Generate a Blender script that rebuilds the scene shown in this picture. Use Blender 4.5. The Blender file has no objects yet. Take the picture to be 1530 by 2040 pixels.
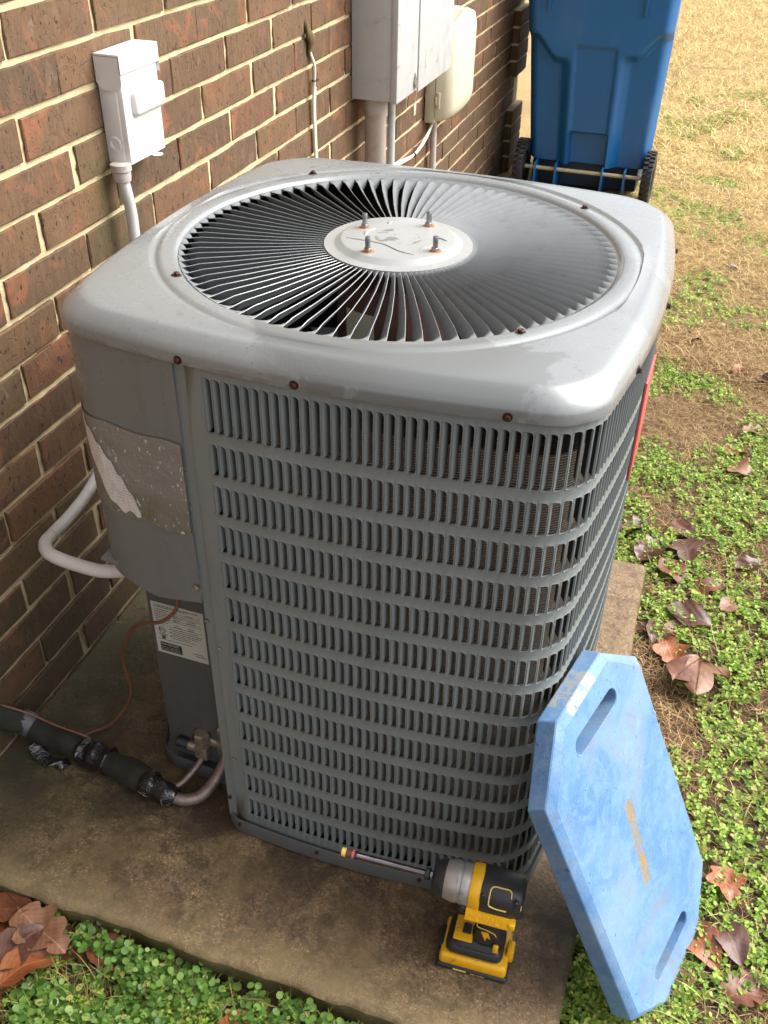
import bpy, bmesh, math, random
import numpy as np
from mathutils import Vector, Matrix
PI = math.pi
random.seed(7); rng = np.random.default_rng(7)
S = bpy.context.scene
COL = S.collection

# ------------------------------------------------------------------ camera, world, sun, exposure
CAM = Vector((1.1059, -1.4088, 1.5359))
CR = Vector((0.94659446, 0.32208241, 0.01489489)); CU = Vector((-0.20142582, 0.55465124, 0.8073349)); CF = Vector((-0.2517669, 0.76721896, -0.5899055))
cam = bpy.data.cameras.new('camera'); camo = bpy.data.objects.new('camera', cam); COL.objects.link(camo)
M = Matrix((CR, CU, -CF)).transposed().to_4x4(); M.translation = CAM; camo.matrix_world = M
cam.sensor_fit = 'VERTICAL'; cam.sensor_height = 24.0; cam.lens = 24.0 * 1930.67 / 2040.0
cam.clip_start = 0.02; cam.clip_end = 400.0
cam.dof.use_dof = False
S.camera = camo
SUN_EL, SUN_AZ = 48.0, 62.0            # azimuth clockwise from +Y
w = bpy.data.worlds.new('World'); S.world = w; w.use_nodes = True
nt = w.node_tree; nt.nodes.clear()
sky = nt.nodes.new('ShaderNodeTexSky'); sky.sky_type = 'NISHITA'; sky.sun_disc = False
sky.sun_elevation = math.radians(SUN_EL); sky.sun_rotation = math.radians(SUN_AZ)
sky.air_density = 1.0; sky.dust_density = 6.0; sky.ozone_density = 1.0
hs = nt.nodes.new('ShaderNodeHueSaturation'); hs.inputs['Saturation'].default_value = 0.3
bg = nt.nodes.new('ShaderNodeBackground'); bg.inputs['Strength'].default_value = 0.15
wo = nt.nodes.new('ShaderNodeOutputWorld')
nt.links.new(sky.outputs[0], hs.inputs['Color']); nt.links.new(hs.outputs[0], bg.inputs['Color']); nt.links.new(bg.outputs[0], wo.inputs[0])
sl = bpy.data.lights.new('sun', 'SUN'); sl.energy = 1.05; sl.angle = math.radians(48); sl.color = (1.0, 0.965, 0.91)
so = bpy.data.objects.new('sun', sl); COL.objects.link(so)
sd = Vector((math.sin(math.radians(SUN_AZ)) * math.cos(math.radians(SUN_EL)), math.cos(math.radians(SUN_AZ)) * math.cos(math.radians(SUN_EL)), math.sin(math.radians(SUN_EL))))
so.rotation_euler = sd.to_track_quat('Z', 'Y').to_euler(); so.location = (3, 2, 5)
S.view_settings.view_transform = 'Standard'; S.view_settings.look = 'None'
S.view_settings.gamma = 1.0; S.view_settings.use_curve_mapping = False
S.view_settings.exposure = 1.32
S.cycles.use_denoising = True
S.cycles.max_bounces = 8

# ------------------------------------------------------------------ helpers
def tag(o, label=None, cat=None, group=None, kind=None):
    if label: o['label'] = label
    if cat: o['category'] = cat
    if group: o['group'] = group
    if kind: o['kind'] = kind
    return o

def empty(name, loc=(0, 0, 0), rot=(0, 0, 0), parent=None):
    o = bpy.data.objects.new(name, None); o.empty_display_size = 0.05
    o.location = loc; o.rotation_euler = rot; COL.objects.link(o)
    if parent: o.parent = parent
    return o

def link(name, me, parent=None, mat=None):
    o = bpy.data.objects.new(name, me); COL.objects.link(o)
    if mat is not None and len(me.materials) == 0: me.materials.append(mat)
    if parent: o.parent = parent
    return o

def copy_tree(o, parent=None):
    c = o.copy(); COL.objects.link(c)
    if parent: c.parent = parent
    for ch in [x for x in o.children]: copy_tree(ch, c)
    return c

def smooth_mesh(me, ang=40):
    me.polygons.foreach_set('use_smooth', [True] * len(me.polygons))
    if ang < 180:
        try: me.set_sharp_from_angle(angle=math.radians(ang))
        except Exception: pass

class MB:
    def __init__(s): s.v = []; s.f = []; s.mi = []; s.mats = []; s.cm = 0
    def use(s, mat):
        if mat not in s.mats: s.mats.append(mat)
        s.cm = s.mats.index(mat)
    def add(s, v, f, mx=None):
        b = len(s.v)
        for p in v:
            p = Vector(p)
            s.v.append(tuple(mx @ p) if mx is not None else tuple(p))
        for q in f: s.f.append(tuple(i + b for i in q)); s.mi.append(s.cm)
    def box(s, lo, hi, mx=None):
        x0, y0, z0 = lo; x1, y1, z1 = hi
        s.add([(x0,y0,z0),(x1,y0,z0),(x1,y1,z0),(x0,y1,z0),(x0,y0,z1),(x1,y0,z1),(x1,y1,z1),(x0,y1,z1)],
              [(0,3,2,1),(4,5,6,7),(0,1,5,4),(1,2,6,5),(2,3,7,6),(3,0,4,7)], mx)
    def rbox(s, lo, hi, r=0.005, seg=2, mx=None, taper=None):
        bm = bmesh.new(); bmesh.ops.create_cube(bm, size=1.0)
        c = [(a + b) / 2 for a, b in zip(lo, hi)]; d = [b - a for a, b in zip(lo, hi)]
        for v in bm.verts:
            t = 1.0
            if taper and v.co.z > 0: t = taper
            v.co = Vector((v.co.x * d[0] * t, v.co.y * d[1] * t, v.co.z * d[2]))
        bmesh.ops.bevel(bm, geom=bm.edges[:], offset=r, segments=seg, profile=0.5, affect='EDGES', clamp_overlap=True)
        for v in bm.verts: v.co += Vector(c)
        s.add([v.co.copy() for v in bm.verts], [[v.index for v in f.verts] for f in bm.faces], mx); bm.free()
    def loft(s, rings, close_u=True, cap0=False, cap1=False, mx=None):
        n = len(rings[0]); v = [p for r in rings for p in r]; f = []
        for i in range(len(rings) - 1):
            for j in range(n if close_u else n - 1):
                a = i * n + j; b = i * n + (j + 1) % n
                f.append((a, b, b + n, a + n))
        if cap0: f.append(tuple(reversed(range(n))))
        if cap1: f.append(tuple(range((len(rings) - 1) * n, len(rings) * n)))
        s.add(v, f, mx)
    def lathe(s, prof, n=24, mx=None, cap0=True, cap1=True):   # prof: (r, z) along z
        s.loft([[(r * math.cos(2*PI*j/n), r * math.sin(2*PI*j/n), z) for j in range(n)] for r, z in prof], True, cap0, cap1, mx)
    def tube(s, pts, r, n=10, cap=True, sub=0):
        pts = [Vector(p) for p in pts]
        if sub: pts = catmull(pts, sub)
        m = len(pts); rr = r if callable(r) else (lambda t: r)
        T = [(pts[min(i+1, m-1)] - pts[max(i-1, 0)]).normalized() for i in range(m)]
        up = Vector((0, 0, 1)) if abs(T[0].z) < .9 else Vector((1, 0, 0))
        N = (up - T[0] * up.dot(T[0])).normalized(); rings = []
        for i in range(m):
            N = (N - T[i] * N.dot(T[i])).normalized(); B = T[i].cross(N); q = rr(i / max(1, m - 1))
            rings.append([pts[i] + (N * math.cos(2*PI*j/n) + B * math.sin(2*PI*j/n)) * q for j in range(n)])
        s.loft(rings, True, cap, cap)
    def build(s, name, mat=None, parent=None, smooth=40):
        me = bpy.data.meshes.new(name); me.from_pydata(s.v, [], s.f)
        if s.mats:
            for m in s.mats: me.materials.append(m)
            me.polygons.foreach_set('material_index', s.mi)
        if smooth: smooth_mesh(me, smooth)
        me.update()
        return link(name, me, parent, mat)

def catmull(p, sub):
    out = []; q = [p[0] * 2 - p[1]] + p + [p[-1] * 2 - p[-2]]
    for i in range(1, len(q) - 2):
        for k in range(sub):
            t = k / sub; a, b, c, d = q[i-1], q[i], q[i+1], q[i+2]
            out.append(.5 * ((2*b) + (c - a)*t + (2*a - 5*b + 4*c - d)*t*t + (3*b - a - 3*c + d)*t**3))
    out.append(p[-1]); return out

def align(p0, p1):  # matrix taking +Z segment from origin to p0->p1 direction
    d = (Vector(p1) - Vector(p0)).normalized(); m = d.to_track_quat('Z', 'Y').to_matrix().to_4x4(); m.translation = Vector(p0); return m

def np_mesh(name, V, F, mat, parent=None, smooth=False):
    V = np.asarray(V, dtype=np.float32); F = np.asarray(F, dtype=np.int32); k = F.shape[1]
    me = bpy.data.meshes.new(name)
    me.vertices.add(len(V)); me.vertices.foreach_set('co', V.ravel())
    me.loops.add(F.size); me.loops.foreach_set('vertex_index', F.ravel())
    me.polygons.add(len(F)); me.polygons.foreach_set('loop_start', np.arange(len(F), dtype=np.int32) * k)
    try: me.polygons.foreach_set('loop_total', np.full(len(F), k, dtype=np.int32))
    except Exception: pass
    if smooth: me.polygons.foreach_set('use_smooth', np.ones(len(F), dtype=bool))
    me.update(calc_edges=True)
    return link(name, me, parent, mat)

# value noise in python (2-D), used to lay out vegetation
_P = rng.random((64, 64))
def vn(x, y):
    x = np.asarray(x, float); y = np.asarray(y, float)
    xi = np.floor(x).astype(int); yi = np.floor(y).astype(int); fx = x - xi; fy = y - yi
    fx = fx*fx*(3-2*fx); fy = fy*fy*(3-2*fy)
    g = lambda a, b: _P[a % 64, b % 64]
    return (g(xi,yi)*(1-fx)+g(xi+1,yi)*fx)*(1-fy)+(g(xi,yi+1)*(1-fx)+g(xi+1,yi+1)*fx)*fy
def fbm(x, y, o=3):
    s = 0; a = .5; t = 0
    for i in range(o): s = s + a * vn(x*2**i+17*i, y*2**i+5*i); t += a; a *= .5
    return s / t

# ------------------------------------------------------------------ materials
class NT:
    def __init__(s, name):
        s.m = bpy.data.materials.new(name); s.m.use_nodes = True; s.t = s.m.node_tree; s.b = s.t.nodes['Principled BSDF']
        s.pos = None
    def n(s, typ, **kw):
        x = s.t.nodes.new(typ)
        for k, v in kw.items(): setattr(x, k, v)
        return x
    def l(s, a, b): s.t.links.new(a, b)
    def coord(s, world=True):
        if world: return s.n('ShaderNodeNewGeometry').outputs['Position']
        return s.n('ShaderNodeTexCoord').outputs['Object']
    def noise(s, co, scale, detail=4, rough=.55, dist=0, stretch=None):
        if stretch:
            mp = s.n('ShaderNodeMapping'); mp.inputs['Scale'].default_value = stretch; s.l(co, mp.inputs['Vector']); co = mp.outputs[0]
        x = s.n('ShaderNodeTexNoise'); x.inputs['Scale'].default_value = scale; x.inputs['Detail'].default_value = detail
        x.inputs['Roughness'].default_value = rough; x.inputs['Distortion'].default_value = dist; s.l(co, x.inputs['Vector']); return x.outputs['Fac']
    def ramp(s, fac, stops, interp='LINEAR'):
        x = s.n('ShaderNodeValToRGB'); x.color_ramp.interpolation = interp; e = x.color_ramp.elements
        while len(e) < len(stops): e.new(.5)
        for i, (p, c) in enumerate(stops):
            e[i].position = p; e[i].color = (c, c, c, 1) if isinstance(c, (int, float)) else (*c, 1)
        s.l(fac, x.inputs[0]); return x.outputs[0]
    def mix(s, fac, a, b, typ='MIX'):
        x = s.n('ShaderNodeMix', data_type='RGBA', blend_type=typ)
        for sock, v in ((x.inputs[0], fac), (x.inputs[6], a), (x.inputs[7], b)):
            if isinstance(v, (int, float)): sock.default_value = v if sock == x.inputs[0] else (v, v, v, 1)
            elif isinstance(v, tuple): sock.default_value = (*v, 1)
            else: s.l(v, sock)
        return x.outputs[2]
    def math(s, op, a, b=0.0, clamp=False):
        if b is True: b, clamp = 0.0, True
        x = s.n('ShaderNodeMath', operation=op, use_clamp=clamp)
        for sock, v in ((x.inputs[0], a), (x.inputs[1], b)):
            if isinstance(v, (int, float)): sock.default_value = v
            else: s.l(v, sock)
        return x.outputs[0]
    def sep(s, co):
        x = s.n('ShaderNodeSeparateXYZ'); s.l(co, x.inputs[0]); return x.outputs
    def set(s, col=None, rough=None, metal=None, bump=None, bs=.3, bd=.002, spec=None, **kw):
        for key, v in (('Base Color', col), ('Roughness', rough), ('Metallic', metal), ('Specular IOR Level', spec), *kw.items()):
            if v is None: continue
            i = s.b.inputs[key]
            if isinstance(v, tuple): i.default_value = (*v, 1) if len(v) == 3 else v
            elif isinstance(v, (int, float)): i.default_value = v
            else: s.l(v, i)
        if bump is not None:
            x = s.n('ShaderNodeBump'); x.inputs['Strength'].default_value = bs; x.inputs['Distance'].default_value = bd
            s.l(bump, x.inputs['Height']); s.l(x.outputs[0], s.b.inputs['Normal'])
        return s.m

def simple(name, col, rough=.5, metal=0.0, var=.15, scale=40, bs=.1, world=False, spec=None, dirt=None, dirtscale=12, dthr=(.55, .75)):
    a = NT(name); co = a.coord(world); f = a.noise(co, scale, 5)
    c = a.mix(f, tuple(x * (1 - var) for x in col), tuple(min(1, x * (1 + var)) for x in col))
    if dirt:
        g = a.ramp(a.noise(co, dirtscale, 6, .65, .6), [(dthr[0], 0.0), (dthr[1], 1.0)])
        c = a.mix(g, c, dirt)
    r = a.ramp(f, [(.3, max(0, rough - .08)), (.7, min(1, rough + .1))])
    return a.set(c, r, metal, a.noise(co, scale * 4, 3), bs, .001, spec)

MT = {}
# painted grey sheet metal
def paint(name, col, rough=.38, wet=0.0, streak=True):
    a = NT(name); co = a.coord()
    f = a.noise(co, 6, 5, .6); g = a.noise(co, 55, 4, .6)
    c = a.mix(f, tuple(x * .88 for x in col), tuple(x * 1.1 for x in col))
    c = a.mix(a.ramp(g, [(.62, 0.0), (.72, .35)]), c, (.16, .15, .13))
    r = a.ramp(a.noise(co, 14, 5, .6), [(.35, rough - .08), (.65, rough + .12)])
    if wet:
        wm = a.ramp(a.noise(co, 5.5, 4, .5, .4), [(.6, 0.0), (.63, 1.0)])
        r = a.mix(wm, r, .15); c = a.mix(wm, c, tuple(x * .86 for x in col))
        sp = a.ramp(a.noise(co, 210, 2, .5), [(.66, 0.0), (.72, 1.0)])
        c = a.mix(sp, c, tuple(x * .62 for x in col))
        h = a.math('ADD', a.noise(co, 700, 2), a.math('MULTIPLY', a.ramp(a.noise(co, 260, 2), [(.5, 0.0), (.6, 1.0)]), a.math('MULTIPLY', wm, 1.2)))
        vo = a.n('ShaderNodeTexVoronoi'); vo.inputs['Scale'].default_value = 24; a.l(co, vo.inputs['Vector'])
        vs = a.sep(vo.outputs['Color'])[0]; spot = a.math('MULTIPLY', a.math('LESS_THAN', vo.outputs['Distance'], a.math('MULTIPLY', vs, .17)), a.math('MULTIPLY', a.math('GREATER_THAN', vs, .72), a.math('LESS_THAN', a.sep(co)[0], .62)))
        c = a.mix(a.math('MULTIPLY', spot, .45), c, (.12, .12, .115)); r = a.mix(spot, r, .1)
        ob = a.sep(a.coord(False)); bx_ = a.math('SUBTRACT', 1.0, a.math('ABSOLUTE', a.math('MULTIPLY', a.math('SUBTRACT', ob[0], .12), 4.2)), True)
        by_ = a.math('SUBTRACT', 1.0, a.math('ABSOLUTE', a.math('MULTIPLY', a.math('ADD', ob[1], .335), 11.0)), True)
        wp = a.ramp(a.math('ADD', a.math('MULTIPLY', bx_, by_), a.math('MULTIPLY', a.noise(co, 16, 5, .65, .5), .55)), [(.42, 0.0), (.45, 1.0)])
        wp = a.math('MULTIPLY', wp, a.math('GREATER_THAN', a.math('MULTIPLY', bx_, by_), .02))
        c = a.mix(wp, c, (.145, .155, .156)); r = a.mix(wp, r, .34)
        ck = a.math('MULTIPLY', a.math('LESS_THAN', ob[2], a.math('ADD', .961, a.math('MULTIPLY', a.noise(co, 30, 4, .6), .008))), a.ramp(a.noise(co, 22, 5, .65), [(.48, 0.0), (.53, 1.0)]))
        c = a.mix(a.math('MULTIPLY', ck, .6), c, (.13, .12, .105))
        sc_ = a.ramp(a.noise(co, 20, 5, .7, 1.5, (1, 3.5, 1)), [(.66, 0.0), (.7, .35)]); c = a.mix(sc_, c, (.17, .165, .155))
        return a.set(c, r, 0.0, h, .16, .0006, .5)
    c = a.mix(a.ramp(a.noise(co, 34, 5, .65, .2, (1, 1, .08)), [(.5, 0.0), (.72, .3)]), c, tuple(x * .55 for x in col))
    c = a.mix(a.ramp(a.noise(co, 26, 5, .75, .6), [(.62, 0.0), (.72, .3)]), c, (.24, .22, .19))
    return a.set(c, r, 0.0, a.noise(co, 700, 2), .12, .0005, .5)
MT['lid'] = paint('grey_painted_lid', (.2, .216, .219), .25, 1.0)
lb_ = MT['lid'].node_tree.nodes['Principled BSDF']; lb_.inputs['Coat Weight'].default_value = .4; lb_.inputs['Coat Roughness'].default_value = .16; lb_.inputs['Coat IOR'].default_value = 1.6
MT['panel'] = paint('grey_painted_panel', (.19, .214, .214), .38)
MT['cover'] = paint('grey_painted_cover', (.165, .176, .177), .3)
MT['dpanel'] = paint('dark_grey_panel_shaded_pan', (.1, .105, .105), .45)
MT['vane'] = paint('grey_painted_vane', (.17, .182, .187), .78)
MT['vane'].node_tree.nodes['Principled BSDF'].inputs['Specular IOR Level'].default_value = .15
MT['ebox'] = simple('weathered_grey_box_paint', (.47, .48, .485), .4, 0, .1, 25, .05, True, None, (.3, .29, .26), 18, (.6, .7))
MT['wbox'] = simple('weathered_white_box_paint', (.72, .7, .67), .38, 0, .05, 30, .05, True, None, (.5, .46, .38), 30, (.62, .74))
MT['beige'] = simple('beige_plastic', (.56, .53, .41), .45, 0, .06, 20, .05, True, None, (.5, .43, .28), 14, (.6, .75))
MT['pvc'] = simple('dusty_grey_conduit', (.46, .41, .385), .55, 0, .1, 30, .1, True, None, (.3, .27, .22), 20, (.55, .75))
MT['rust'] = simple('rusty_screw', (.06, .024, .014), .45, .6, .4, 200, .3, True)
MT['rust2'] = simple('orange_rust', (.42, .15, .03), .8, 0, .4, 200, .3, True)
MT['steel'] = simple('dull_steel', (.34, .34, .36), .35, 1, .2, 90, .1)
MT['zinc'] = simple('bright_zinc', (.6, .58, .55), .25, 1, .2, 120, .1)
MT['black'] = simple('black_rubber_and_seam_shadow', (.022, .022, .023), .5, 0, .3, 60, .2)
MT['inner'] = simple('shade_dark_louver_back', (.025, .024, .022), .7)
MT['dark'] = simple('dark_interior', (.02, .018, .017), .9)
MT['motor'] = simple('brown_motor_shell', (.1, .045, .032), .5, 0, .3, 40, .1)
MT['alu'] = simple('aged_aluminium_blade', (.34, .34, .33), .5, .5, .2, 30, .1)
MT['cream'] = simple('cream_paper', (.6, .54, .4), .8, 0, .1, 60)
MT['paper'] = simple('silver_white_label', (.52, .53, .49), .45, 0, .06, 30, .02)
MT['ink'] = simple('black_print', (.025, .025, .025), .6)
MT['wink'] = simple('white_print', (.55, .55, .52), .6)
MT['copperwire'] = simple('orange_brown_wire', (.2, .085, .045), .5, 0, .25, 80, .1, True)
MT['copper'] = simple('oxidised_copper_pipe', (.24, .175, .16), .42, .5, .35, 45, .2, True, None, (.33, .3, .24), 60, (.5, .65))
MT['brass'] = simple('dull_brass_valve', (.34, .28, .21), .42, .5, .3, 60, .2, True, None, (.12, .1, .07), 50, (.5, .7))
MT['wwire'] = simple('white_cable_sheath', (.7, .66, .56), .5, 0, .08, 60, .05, True)
MT['red'] = simple('faded_red_plastic', (.5, .1, .09), .4, 0, .15, 30, .05)
MT['yellow'] = simple('yellow_tool_plastic', (.8, .43, .01), .36, 0, .06, 90, .08, False, None, (.4, .22, .02), 45, (.6, .72))
MT['lyellow'] = simple('pale_yellow_trim', (.75, .55, .12), .4)
MT['tblack'] = simple('black_tool_plastic', (.022, .022, .024), .42, 0, .3, 60, .15)
MT['gear'] = simple('cast_aluminium_gearcase', (.4, .38, .36), .42, .55, .2, 60, .15, False, None, (.2, .19, .18), 50, (.55, .75))
MT['seal'] = simple('clear_meter_seal_plastic', (.5, .47, .35), .2, 0, .1, 40)
MT['nest'] = simple('brown_dried_caulk', (.12, .085, .03), .9, 0, .4, 80, .5)
MT['soffit'] = simple('cream_soffit', (.42, .4, .35), .7)

# brick
a = NT('wire_cut_brick'); co = a.coord(); oi = a.n('ShaderNodeObjectInfo')
rnd = a.ramp(oi.outputs['Random'], [(0, (.08, .044, .02)), (.2, (.19, .1, .042)), (.4, (.11, .062, .028)), (.6, (.215, .105, .044)), (.8, (.14, .088, .04)), (1, (.205, .082, .036))])
ad = a.n('ShaderNodeVectorMath', operation='ADD'); cx = a.n('ShaderNodeCombineXYZ')
for i in range(3): a.l(a.math('MULTIPLY', oi.outputs['Random'], 9.0 + i), cx.inputs[i])
a.l(co, ad.inputs[0]); a.l(cx.outputs[0], ad.inputs[1]); cv = ad.outputs[0]
c = a.mix(a.ramp(a.noise(cv, 11, 5, .6, .7), [(.4, 0.0), (.7, .6)]), rnd, (.1, .06, .036))
c = a.mix(a.ramp(a.noise(cv, 70, 4, .6, .4, (1, 1, .22)), [(.45, 0.0), (.75, .45)]), c, (.24, .155, .08))
c = a.mix(a.ramp(a.noise(cv, 9, 5, .55, 1.2), [(.56, 0.0), (.68, .8)]), c, (.33, .12, .055))
c = a.mix(a.ramp(a.noise(cv, 15, 5, .6, 1.6), [(.62, 0.0), (.75, .55)]), c, (.27, .2, .155))
pits = a.ramp(a.noise(cv, 120, 3, .6, 0, (1, 1.0, .5)), [(.33, 0.0), (.38, 1.0)])
fold = a.ramp(a.noise(cv, 13, 3, .5, 2.2, (1, 1, .6)), [(.485, 1.0), (.5, 0.0), (.515, 1.0)])
c = a.mix(a.math('SUBTRACT', 1.0, pits), c, (.03, .018, .012))
c = a.mix(a.math('MULTIPLY', a.math('SUBTRACT', 1.0, fold), .28), c, (.05, .03, .02))
c = a.mix(a.noise(cv, 300, 3, .7), c, a.mix(.55, c, (.02, .012, .01)))
z = a.sep(co)[2]; y = a.sep(co)[1]
mossh = a.math('SUBTRACT', 1.0, a.math('MULTIPLY', z, 1.75), True)
mn = a.noise(co, 6, 6, .65, .5)
mm = a.math('MULTIPLY', a.ramp(mn, [(.42, 0.0), (.66, 1.0)]), mossh, True)
c = a.mix(a.math('MULTIPLY', mm, .8), c, (.05, .048, .014))
c = a.mix(a.math('MULTIPLY', mossh, .42), c, (.035, .022, .01))
# moss streak below the disconnect box
dy = a.math('ABSOLUTE', a.math('SUBTRACT', y, .21)); gz = a.math('LESS_THAN', z, .99)
ms = a.math('MULTIPLY', a.math('SUBTRACT', 1.0, a.math('MULTIPLY', dy, 9.0), True), gz)
ms = a.math('MULTIPLY', ms, a.ramp(a.noise(co, 14, 5, .6), [(.35, 0.0), (.6, 1.0)]))
c = a.mix(a.math('MULTIPLY', ms, .7), c, (.06, .07, .02))
hb = a.math('ADD', a.math('MULTIPLY', pits, .5), a.math('ADD', a.math('MULTIPLY', fold, .4), a.noise(cv, 60, 5, .7)))
MT['brick'] = a.set(c, .82, 0.0, hb, .55, .003)
# mortar
a = NT('cream_mortar'); co = a.coord(); z = a.sep(co)[2]
c = a.mix(a.noise(co, 25, 5, .6), (.5, .4, .22), (.68, .57, .35))
c = a.mix(a.ramp(a.noise(co, 7, 5, .6, .5), [(.6, 0.0), (.75, .6)]), c, (.3, .24, .13))
low = a.math('SUBTRACT', 1.15, a.math('MULTIPLY', z, 2.3), True)
c = a.mix(a.math('MULTIPLY', low, a.ramp(a.noise(co, 9, 6, .65), [(.3, .2), (.66, .9)])), c, (.15, .105, .045))
MT['mortar'] = a.set(c, .92, 0.0, a.noise(co, 240, 5, .7), .8, .003)
# slab concrete
a = NT('wet_mossy_concrete'); co = a.coord(); X, Y, Z = a.sep(co)[0], a.sep(co)[1], a.sep(co)[2]
fine = a.noise(co, 130, 6, .85); mid = a.noise(co, 7, 6, .62, .35); big = a.noise(co, 3.2, 4, .5, .3)
c = a.mix(a.ramp(fine, [(.38, 0.0), (.62, 1.0)]), (.065, .04, .018), (.42, .285, .145))
c = a.mix(a.ramp(a.noise(co, 260, 2, .5), [(.62, 0.0), (.68, .9)]), c, (.58, .48, .32))
c = a.mix(a.ramp(a.noise(co, 26, 6, .75, .5), [(.46, 0.0), (.58, .75)]), c, (.045, .028, .013))
c = a.mix(a.ramp(a.noise(co, 60, 5, .8, .3), [(.52, 0.0), (.6, .5)]), c, (.3, .21, .11))
c = a.mix(a.ramp(a.noise(co, 11, 6, .7, .6), [(.52, 0.0), (.62, .6)]), c, (.27, .19, .085))
# wet pinkish brown film
wetm = a.ramp(big, [(.44, 0.0), (.55, 1.0)])
c = a.mix(a.math('MULTIPLY', wetm, .4), c, (.17, .1, .06))
c = a.mix(a.ramp(mid, [(.52, 0.0), (.68, .65)]), c, (.2, .14, .06))
# algae: strong near the wall
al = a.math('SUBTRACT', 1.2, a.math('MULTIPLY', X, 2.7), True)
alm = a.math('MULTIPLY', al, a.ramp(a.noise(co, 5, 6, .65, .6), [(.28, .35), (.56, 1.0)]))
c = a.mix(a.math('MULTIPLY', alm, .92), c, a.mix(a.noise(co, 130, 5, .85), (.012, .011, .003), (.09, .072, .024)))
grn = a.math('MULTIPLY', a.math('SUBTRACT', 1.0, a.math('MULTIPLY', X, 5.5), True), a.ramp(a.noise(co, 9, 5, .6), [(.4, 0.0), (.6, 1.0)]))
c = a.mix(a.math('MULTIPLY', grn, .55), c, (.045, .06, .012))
cr_ = a.ramp(a.noise(co, 3.1, 5, .6, .8), [(.497, 0.0), (.5, 1.0), (.503, 0.0)])
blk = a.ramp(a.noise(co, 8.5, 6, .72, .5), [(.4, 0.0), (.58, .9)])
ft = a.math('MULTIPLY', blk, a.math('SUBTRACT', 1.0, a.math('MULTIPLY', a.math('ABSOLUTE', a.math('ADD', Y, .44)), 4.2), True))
c = a.mix(ft, c, (.035, .022, .012))  # blotchy dark band at the unit's foot, contact shade painted in
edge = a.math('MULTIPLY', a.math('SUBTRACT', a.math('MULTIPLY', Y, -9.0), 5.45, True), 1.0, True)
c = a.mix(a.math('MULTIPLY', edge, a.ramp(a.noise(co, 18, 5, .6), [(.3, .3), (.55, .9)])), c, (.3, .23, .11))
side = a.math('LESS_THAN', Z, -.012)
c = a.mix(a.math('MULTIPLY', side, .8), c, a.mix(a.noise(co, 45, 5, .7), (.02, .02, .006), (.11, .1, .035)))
rr = a.mix(wetm, .55, .24)
h = a.math('ADD', a.math('MULTIPLY', fine, 1.0), a.math('MULTIPLY', a.noise(co, 90, 4, .6), .5))
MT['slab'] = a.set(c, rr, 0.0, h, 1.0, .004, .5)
# soil
a = NT('damp_soil_and_thatch'); co = a.coord(); y = a.sep(co)[1]
c = a.mix(a.ramp(a.noise(co, 60, 6, .75), [(.35, 0.0), (.65, 1.0)]), (.04, .024, .013), (.17, .105, .052))
c2 = a.mix(a.ramp(a.noise(co, 95, 6, .8, .5), [(.3, 0.0), (.68, 1.0)]), (.2, .12, .045), (.6, .43, .19))
far = a.math('MULTIPLY', a.math('SUBTRACT', y, .7), .35, True)
c = a.mix(a.math('MULTIPLY', far, a.ramp(a.noise(co, 2.2, 4, .6), [(.25, .55), (.5, 1.0)])), c, c2)
MT['soil'] = a.set(c, .92, 0.0, a.noise(co, 120, 6, .75), 1.0, .012)
# vegetation: per-island colour
def veg(name, stops, rough=.5, trans=.0, farstops=None):
    a = NT(name); g = a.n('ShaderNodeNewGeometry'); c = a.ramp(g.outputs['Random Per Island'], stops)
    if farstops:
        c2 = a.ramp(g.outputs['Random Per Island'], farstops)
        c = a.mix(a.math('MULTIPLY', a.math('SUBTRACT', a.sep(g.outputs['Position'])[1], 1.6), .4, True), c, c2)
    f = a.noise(a.coord(), 300, 3); c = a.mix(a.math('MULTIPLY', f, .18), c, (.05, .05, .02))
    a.set(c, rough, 0.0, None, spec=.35)
    if trans:
        tr = a.n('ShaderNodeBsdfTranslucent'); a.l(c, tr.inputs[0]); ms = a.n('ShaderNodeMixShader'); ms.inputs[0].default_value = trans
        a.l(a.b.outputs[0], ms.inputs[1]); a.l(tr.outputs[0], ms.inputs[2]); a.l(ms.outputs[0], a.t.nodes['Material Output'].inputs[0])
    return a.m
MT['weed'] = veg('small_weed_leaf', [(0, (.09, .17, .02)), (.35, (.2, .34, .04)), (.65, (.32, .48, .06)), (.86, (.45, .58, .1)), (.95, (.5, .52, .15)), (1, (.4, .28, .1))], .45, .3)
MT['clover'] = veg('round_clover_leaf', [(0, (.05, .12, .02)), (.4, (.11, .24, .04)), (.75, (.2, .36, .07)), (.93, (.32, .46, .12)), (1, (.5, .5, .16))], .42, .3)
MT['straw'] = veg('dry_straw_blade', [(0, (.09, .045, .02)), (.35, (.24, .13, .055)), (.7, (.42, .26, .11)), (1, (.6, .44, .23))], .7, .15,
                  [(0, (.2, .11, .035)), (.3, (.56, .38, .12)), (.7, (.8, .61, .25)), (1, (.9, .77, .42))])
MT['blade'] = veg('green_grass_blade', [(0, (.12, .2, .03)), (.5, (.22, .31, .05)), (1, (.42, .46, .13))], .5, .3)
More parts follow.
